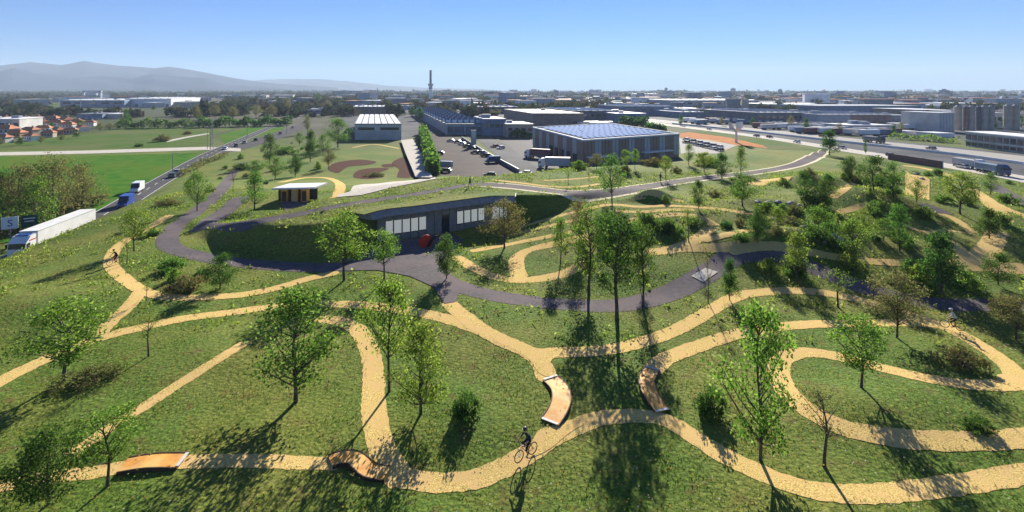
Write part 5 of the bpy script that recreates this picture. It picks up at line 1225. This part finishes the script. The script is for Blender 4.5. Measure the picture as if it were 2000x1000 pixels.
# far woods as one mass
rr = np.random.RandomState(21); P = []; Sz = []
for k in range(5200):
    if k < 3200: y = 520*math.exp(rr.uniform(0, 2.1)); x = rr.uniform(-1.15, 1.2)*y
    else: y = 900*math.exp(rr.uniform(0, 1.7)); x = rr.uniform(-1.15, -.02)*y
    pxx = x/y*F+1000; pyy = 175+(HC-ZP)/y*F
    if 90 < pxx < 440 and 193 < pyy < 226 or pxx < 600 and 232 < pyy: continue
    if pxx > 1200 and pyy > 205 and rr.rand() < .6: continue
    if any(x1-4 < pxx < x2+4 and yb < pyy < yb+6 for x1, x2, yb, *_ in HL): continue
    n = 26; hgt = rr.uniform(5, 12)*(1+y/9000.); wd = hgt*rr.uniform(.35, .8)*(1.0+y/3000.)
    d = rr.normal(size=(n, 3)); d /= np.linalg.norm(d, axis=1)[:, None]
    P.append(np.array([x, y, ZP+hgt*.5])+d*np.array([wd, wd, hgt*.45])*rr.uniform(.5, 1, (n, 1))); Sz.append(np.full(n, wd*.32))
P = np.concatenate(P); Sz = np.concatenate(Sz)[:, None]; n = len(P); a = rr.normal(size=(n, 3)); b = rr.normal(size=(n, 3)); a[:, 2] *= .8
V = np.stack([P-a*Sz, P-b*Sz, P+a*Sz, P+b*Sz], 1).reshape(-1, 3)
tag(place('distant_woods', bignp('distant_woods', V, np.arange(4*n).reshape(-1, 4), 'lf_far')), 'dark woods and tree rows spread across the plain to the horizon', 'woods', kind='stuff')

# ------------------------------------------------------------ grass and wild flowers
Mk = np.array(MASK); gx0, gy0, gs = -70., 18., .25
mask = np.zeros((int(190/gs), int(150/gs)), bool)
for x, y, hw in Mk:
    i, j = (x-gx0)/gs, (y-gy0)/gs; r = max(.8, (hw-.14)/gs); i0, i1, j0, j1 = int(i-r), int(i+r)+2, int(j-r), int(j+r)+2
    if i0 < 0 or j0 < 0 or i1 >= mask.shape[0] or j1 >= mask.shape[1]: continue
    ii, jj = np.ogrid[i0:i1, j0:j1]; mask[i0:i1, j0:j1] |= (ii-i)**2+(jj-j)**2 < r*r
rr = np.random.RandomState(3)
def scatter(n, dens_pow):
    y = 21+rr.uniform(0, 1, n)**dens_pow*88; x = rr.uniform(-1.06, 1.06, n)*y
    i = ((x-gx0)/gs).astype(int); j = ((y-gy0)/gs).astype(int); ok = (i >= 0) & (j >= 0) & (i < mask.shape[0]) & (j < mask.shape[1])
    ok[ok] &= ~mask[i[ok], j[ok]]; x, y = x[ok], y[ok]; z = zt(x, y)
    d, _ = polydist(ROAD, x, y); ok = -d > 6.5; d2, _ = polydist(E, x, y); ok &= ~((np.abs(d2) < 1.2) & (x > -17) & (x < 3))
    return x[ok], y[ok], z[ok]
x, y, z = scatter(380000, .85); n = len(x); cl = np.sin(x*.7+np.sin(y*.5)*2)*np.cos(y*.8+x*.3)
keep = rr.rand(n) < .55+.45*cl; x, y, z, cl = x[keep], y[keep], z[keep], cl[keep]; n = len(x)
hh_ = rr.uniform(.05, .13, n)*(1+.3*cl); aa = rr.uniform(0, 6.28, n); ww = rr.uniform(.018, .042, n); ox, oy = rr.normal(0, .10, n), rr.normal(0, .10, n)
V = np.stack([np.stack([x-np.cos(aa)*ww, y-np.sin(aa)*ww, z-.02], -1), np.stack([x+np.cos(aa)*ww, y+np.sin(aa)*ww, z-.02], -1), np.stack([x+ox, y+oy, z+hh_], -1)], 1).reshape(-1, 3)
tag(place('grass', bignp('grass', V, np.arange(3*n).reshape(-1, 3), 'lf_grass')), 'tufted meadow grass covering the slopes between the trails', 'grass', kind='stuff')
rq = np.random.RandomState(9); x, y, z = scatter(26000, .45)
kp = (y > 42) & (np.sin(x*.35+1)*np.sin(y*.27+x*.1) > rq.uniform(-.6, 1, len(x))); x, y, z = x[kp][:5200], y[kp][:5200], z[kp][:5200]; n = len(x); kk = 9
P = np.repeat(np.stack([x, y, z+.12], -1), kk, 0)+rq.normal(size=(n*kk, 3))*np.array([.28, .28, .09]); a = rq.normal(size=(n*kk, 3))*.07; b = rq.normal(size=(n*kk, 3))*.055; b[:, 2] = np.abs(b[:, 2])*1.6
V = np.stack([P-a, P-b*.4, P+a, P+b], 1).reshape(-1, 3)
tag(place('meadow_herbs', bignp('meadow_herbs', V, np.arange(4*n*kk).reshape(-1, 4), 'lf_light')), 'taller leafy herbs growing in drifts through the meadow', 'herbs', kind='stuff')
x, y, z = scatter(26000, .8); n = len(x); s = rr.uniform(.015, .045, n); h_ = rr.uniform(.12, .3, n)
V = np.stack([np.stack([x-s, y-s, z+h_], -1), np.stack([x+s, y-s, z+h_+.01], -1), np.stack([x+s, y+s, z+h_+.02], -1), np.stack([x-s, y+s, z+h_], -1)], 1).reshape(-1, 3)
tag(place('wild_flowers', bignp('wild_flowers', V, np.arange(4*n).reshape(-1, 4), 'lf_flower')), 'tiny yellow and white wild flowers sprinkled through the meadow', 'flowers', kind='stuff')

# ------------------------------------------------------------ boulders
def boulder(px, py, w, label):
    x, y, z = G(px, py); q = w/F*y/2; rr = np.random.RandomState(int(px)); g = MB(); g.ball((0, 0, 0), 1, 9, 6)
    g.v = [(a*q*(1+.18*math.sin(5*a+px)+.1*math.sin(7*b)), b*q*.8*(1+.15*math.cos(6*c+px)), c*q*.55*(1+.2*math.sin(4*a+3*b))+q*.15) for a, b, c in g.v]
    tag(g.build('boulder', 'stone', None, (x, y, z)), label, 'boulder', 'pale boulders in the rock garden')
for i, (px, py, w) in enumerate(((1625, 462, 18), (1640, 470, 22), (1650, 478, 20), (1632, 482, 18), (1615, 474, 14), (1643, 460, 12), (1480, 396, 14), (1500, 398, 16), (1520, 396, 14), (1545, 399, 18), (1560, 402, 12), (1535, 432, 16), (1550, 438, 18), (1570, 445, 14), (1510, 428, 12))):
    boulder(px, py, w, ['pale boulder in the rounded heap beside the forked light tree', 'pale boulder on the low ridge of stones below the ridge path', 'pale boulder in the middle row beside the spreading tree'][0 if i < 6 else 1 if i < 11 else 2])
for px, py, w, lb in ((1788, 341, 12, 'left pale rock at the top of the sand patch'), (1800, 350, 10, 'right pale rock at the top of the sand patch')): boulder(px, py, w, lb)

# ------------------------------------------------------------ bicycles and riders
def bike_meshes():
    f = MB(); bb, seat, head, rw, fw = (-.02, 0, .29), (-.20, 0, .82), (.38, 0, .78), (-.46, 0, .35), (.58, 0, .35)
    for a, b, r in ((bb, seat, .02), (bb, head, .022), (seat, head, .02), (bb, (rw[0], .06, .35), .012), (bb, (rw[0], -.06, .35), .012), (seat, (rw[0], .06, .35), .01), (seat, (rw[0], -.06, .35), .01)): f.tube([a, b], r, 6)
    k = MB(); k.tube([(.36, 0, .88), head, (.42, .06, .68), (fw[0], .07, .35)], .018, 6); k.tube([head, (.42, -.06, .68), (fw[0], -.07, .35)], .018, 6)
    h = MB(); h.tube([(.40, -.34, .98), (.46, -.12, .95), (.46, .12, .95), (.40, .34, .98)], .016, 6); h.tube([(.37, 0, .85), (.45, 0, .96)], .018, 6)
    s = MB(); s.ball((-.24, 0, .90), (.14, .07, .035), 8, 5); s.tube([(-.20, 0, .8), (-.22, 0, .9)], .014, 6)
    w = MB(); w.ring((0, 0, 0), .32, .028, n=24, m=6); 
    for i in range(8): a = i*math.pi/4; w.tube([(0, 0, 0), (math.cos(a)*.31, 0, math.sin(a)*.31)], .004, 3, 1)
    w.tube([(0, -.04, 0), (0, .04, 0)], .03, 8, 1)
    c = MB(); c.tube([(-.02, -.09, .29), (-.02, .09, .29)], .015, 6); c.tube([(-.02, .09, .29), (.10, .09, .17)], .012, 5); c.tube([(-.02, -.09, .29), (-.14, -.09, .41)], .012, 5); c.box((.11, .15, .165), (.09, .1, .02)); c.box((-.15, -.15, .415), (.09, .1, .02)); c.tube([(-.02, .07, .29), (-.02, .075, .29)], .09, 12)
    return f.mesh('frame', 'red'), k.mesh('fork', 'white'), h.mesh('handlebar', 'dark'), s.mesh('saddle', 'dark'), w.mesh('wheel', ['rubber', 'metal']), c.mesh('crankset', 'dark')
BK = bike_meshes()
def skin_body(kind):
    J = {'pel': (-.20, 0, 1.0), 'wst': (-.13, 0, 1.14), 'chs': (.0, 0, 1.34), 'nk': (.09, 0, 1.47), 'nk2': (.125, 0, 1.54), 'hd': (.15, 0, 1.62), 'hd2': (.155, 0, 1.72)}
    Rr = {'pel': .15, 'wst': .125, 'chs': .15, 'nk': .06, 'nk2': .055, 'hd': .092, 'hd2': .085}
    Ed = [('pel', 'wst'), ('wst', 'chs'), ('chs', 'nk'), ('nk', 'nk2'), ('nk2', 'hd'), ('hd', 'hd2')]
    for s, n in ((1, 'l'), (-1, 'r')):
        up = n == 'r'
        foot = (.10, .15*s, .20) if not up else (-.15, .15*s, .45); knee = (.20, .15*s, .66) if not up else (.22, .16*s, .86)
        J.update({n+'hp': (-.17, .09*s, .94), n+'kn': knee, n+'an': (foot[0]-.06, foot[1], foot[2]+.07), n+'to': (foot[0]+.14, foot[1], foot[2]+.03),
                  n+'sh': (.03, .18*s, 1.40), n+'el': (.20, .27*s, 1.17), n+'wr': (.37, .27*s, 1.02), n+'ha': (.42, .27*s, .995)})
        Rr.update({n+'hp': .095, n+'kn': .06, n+'an': .042, n+'to': .035, n+'sh': .065, n+'el': .043, n+'wr': .03, n+'ha': .035})
        Ed += [('pel', n+'hp'), (n+'hp', n+'kn'), (n+'kn', n+'an'), (n+'an', n+'to'), ('chs', n+'sh'), (n+'sh', n+'el'), (n+'el', n+'wr'), (n+'wr', n+'ha')]
        for f_ in range(4):      # fingers closing round the bar
            k = n+'f%d' % f_; J[k] = (.455, (.235+.022*f_)*s, 1.0); J[k+'b'] = (.468, (.235+.022*f_)*s, .965); Rr[k] = .011; Rr[k+'b'] = .009; Ed += [(n+'ha', k), (k, k+'b')]
        k = n+'th'; J[k] = (.415, .225*s, .975); Rr[k] = .011; Ed.append((n+'ha', k))
    if kind == 'walk':
        J.update({'pel': (0, 0, .95), 'wst': (0, 0, 1.08), 'chs': (.01, 0, 1.32), 'nk': (.01, 0, 1.48), 'nk2': (.015, 0, 1.54), 'hd': (.03, 0, 1.62), 'hd2': (.03, 0, 1.71)})
        for s, n in ((1, 'l'), (-1, 'r')):
            J.update({n+'hp': (0, .09*s, .90), n+'kn': (.12*s, .1*s, .50), n+'an': (.16*s-.04, .1*s, .09), n+'to': (.16*s+.12, .1*s, .04), n+'sh': (0, .19*s, 1.42), n+'el': (-.08*s, .24*s, 1.14), n+'wr': (.03*s, .25*s, .90), n+'ha': (.05*s, .25*s, .84)})
            for f_ in range(4): J[n+'f%d' % f_] = (.03*s+.015*f_, .255*s, .79); J[n+'f%db' % f_] = (.035*s+.015*f_, .25*s, .76)
            J[n+'th'] = (.09*s, .235*s, .81)
    ks = list(J); me = bpy.data.meshes.new('body'); me.from_pydata([J[k] for k in ks], [(ks.index(a), ks.index(b)) for a, b in Ed], [])
    o = bpy.data.objects.new('tmp', me); COL.objects.link(o); sk = o.modifiers.new('s', 'SKIN'); sb = o.modifiers.new('u', 'SUBSURF'); sb.levels = 1; sb.render_levels = 1
    for i, k in enumerate(ks): me.skin_vertices[0].data[i].radius = (Rr[k], Rr[k])
    me.skin_vertices[0].data[0].use_root = True
    bpy.context.view_layer.update(); m2 = bpy.data.meshes.new_from_object(o.evaluated_get(bpy.context.evaluated_depsgraph_get())); bpy.data.objects.remove(o)
    m2.materials.clear()
    for m in ('skin', 'navy', 'black'): m2.materials.append(M[m])
    hipz = J['pel'][2]
    for p in m2.polygons:
        c = p.center; p.use_smooth = True
        arm = abs(c.y) > .22 and c.z < J['lel'][2]+.02 and c.z > .7 and c.x > (.12 if kind == 'ride' else -9)
        p.material_index = 0 if c.z > 1.50 or arm else (1 if c.z > hipz+.02 else (2 if c.z > .58 or c.z < .28 and kind == 'ride' and c.z < .12 else (0 if kind == 'ride' else 2)))
    m2.name = 'body'; return m2
BODY = {'ride': skin_body('ride'), 'walk': skin_body('walk')}
def rider(px, py, rz, plabel, blabel, kind='ride', top='navy', helmet='dark', bike=True):
    x, y, z = G(px, py); z = float(zt(x, y))+.07
    if bike:
        b = thing('bicycle', blabel, 'bicycle', (x, y, z), rz, 'bicycles ridden in the park')
        for me, nm in zip(BK, ('frame', 'fork', 'handlebar', 'saddle', None, 'crankset')):
            if nm: place(nm, me, b)
        place('wheel', BK[4], b, (-.46, 0, .35)); place('wheel', BK[4], b, (.58, 0, .35))
    p = thing('person', plabel, 'person', (x, y, z), rz); bo = place('body', BODY[kind], p)
    bo.material_slots[1].link = 'OBJECT'; bo.material_slots[1].material = M[top]
    hx, hz = (.15, 1.70) if kind == 'ride' else (.03, 1.69)
    g = MB()
    if kind == 'ride':
        g.ball((hx-.01, 0, hz+.03), (.135, .11, .095), 12, 7); g.box((hx+.13, 0, hz+.03), (.07, .15, .02)); g.build('helmet', helmet, p)
    else: g.ball((hx-.015, 0, hz+.03), (.105, .095, .09), 12, 7); g.build('hair', 'black', p)
    g = MB(); fx = hx+.085
    g.ball((fx+.012, 0, hz-.075), (.02, .013, .02), 6, 4)
    for s in (-1, 1): g.ball((hx, s*.09, hz-.06), (.02, .012, .03), 6, 4)
    g.build('face_features', 'skin', p)
    g = MB()
    for s in (-1, 1): g.ball((fx, s*.032, hz-.045), (.012, .014, .009), 6, 4)
    g.box((fx-.0, 0, hz-.115), (.015, .04, .008)); g.build('eyes_and_mouth', 'black', p)
    return p
rider(1029, 897, math.atan2(-1.25, -1.5), 'cyclist in dark clothes and helmet riding down the bottom trail', 'red mountain bike with white fork on the bottom trail')
rider(1862, 645, 2.5, 'cyclist in a pale top riding the upper right trail', 'mountain bike on the upper right trail', top='lightc', helmet='lightc')
rider(225, 517, -2.0, 'cyclist in brown-black riding the bend of the left trail', 'mountain bike on the bend of the left trail', top='black')
rider(918, 366, -.6, 'person standing in dark clothes on the ridge path above the building', '', 'walk', 'black', bike=False)
rider(1290, 356, .3, 'person walking on the ridge path below the solar-roofed hall', '', 'walk', 'black', bike=False)

# ------------------------------------------------------------ haze
g = MB(); g.box((0, 0, (-9.5+520)/2), (25500, 25500, 529.5)); hz = g.build('haze', 'white'); hz.data.materials.clear()
m = bpy.data.materials.new('haze'); m.use_nodes = True; n = m.node_tree.nodes; n.clear(); o = n.new('ShaderNodeOutputMaterial'); v = n.new('ShaderNodeVolumePrincipled')
v.inputs['Color'].default_value = (.62, .78, 1, 1); v.inputs['Density'].default_value = 1.08e-4; v.inputs['Anisotropy'].default_value = .08
m.node_tree.links.new(v.outputs[0], o.inputs['Volume']); hz.data.materials.append(m); tag(hz, kind='stuff')
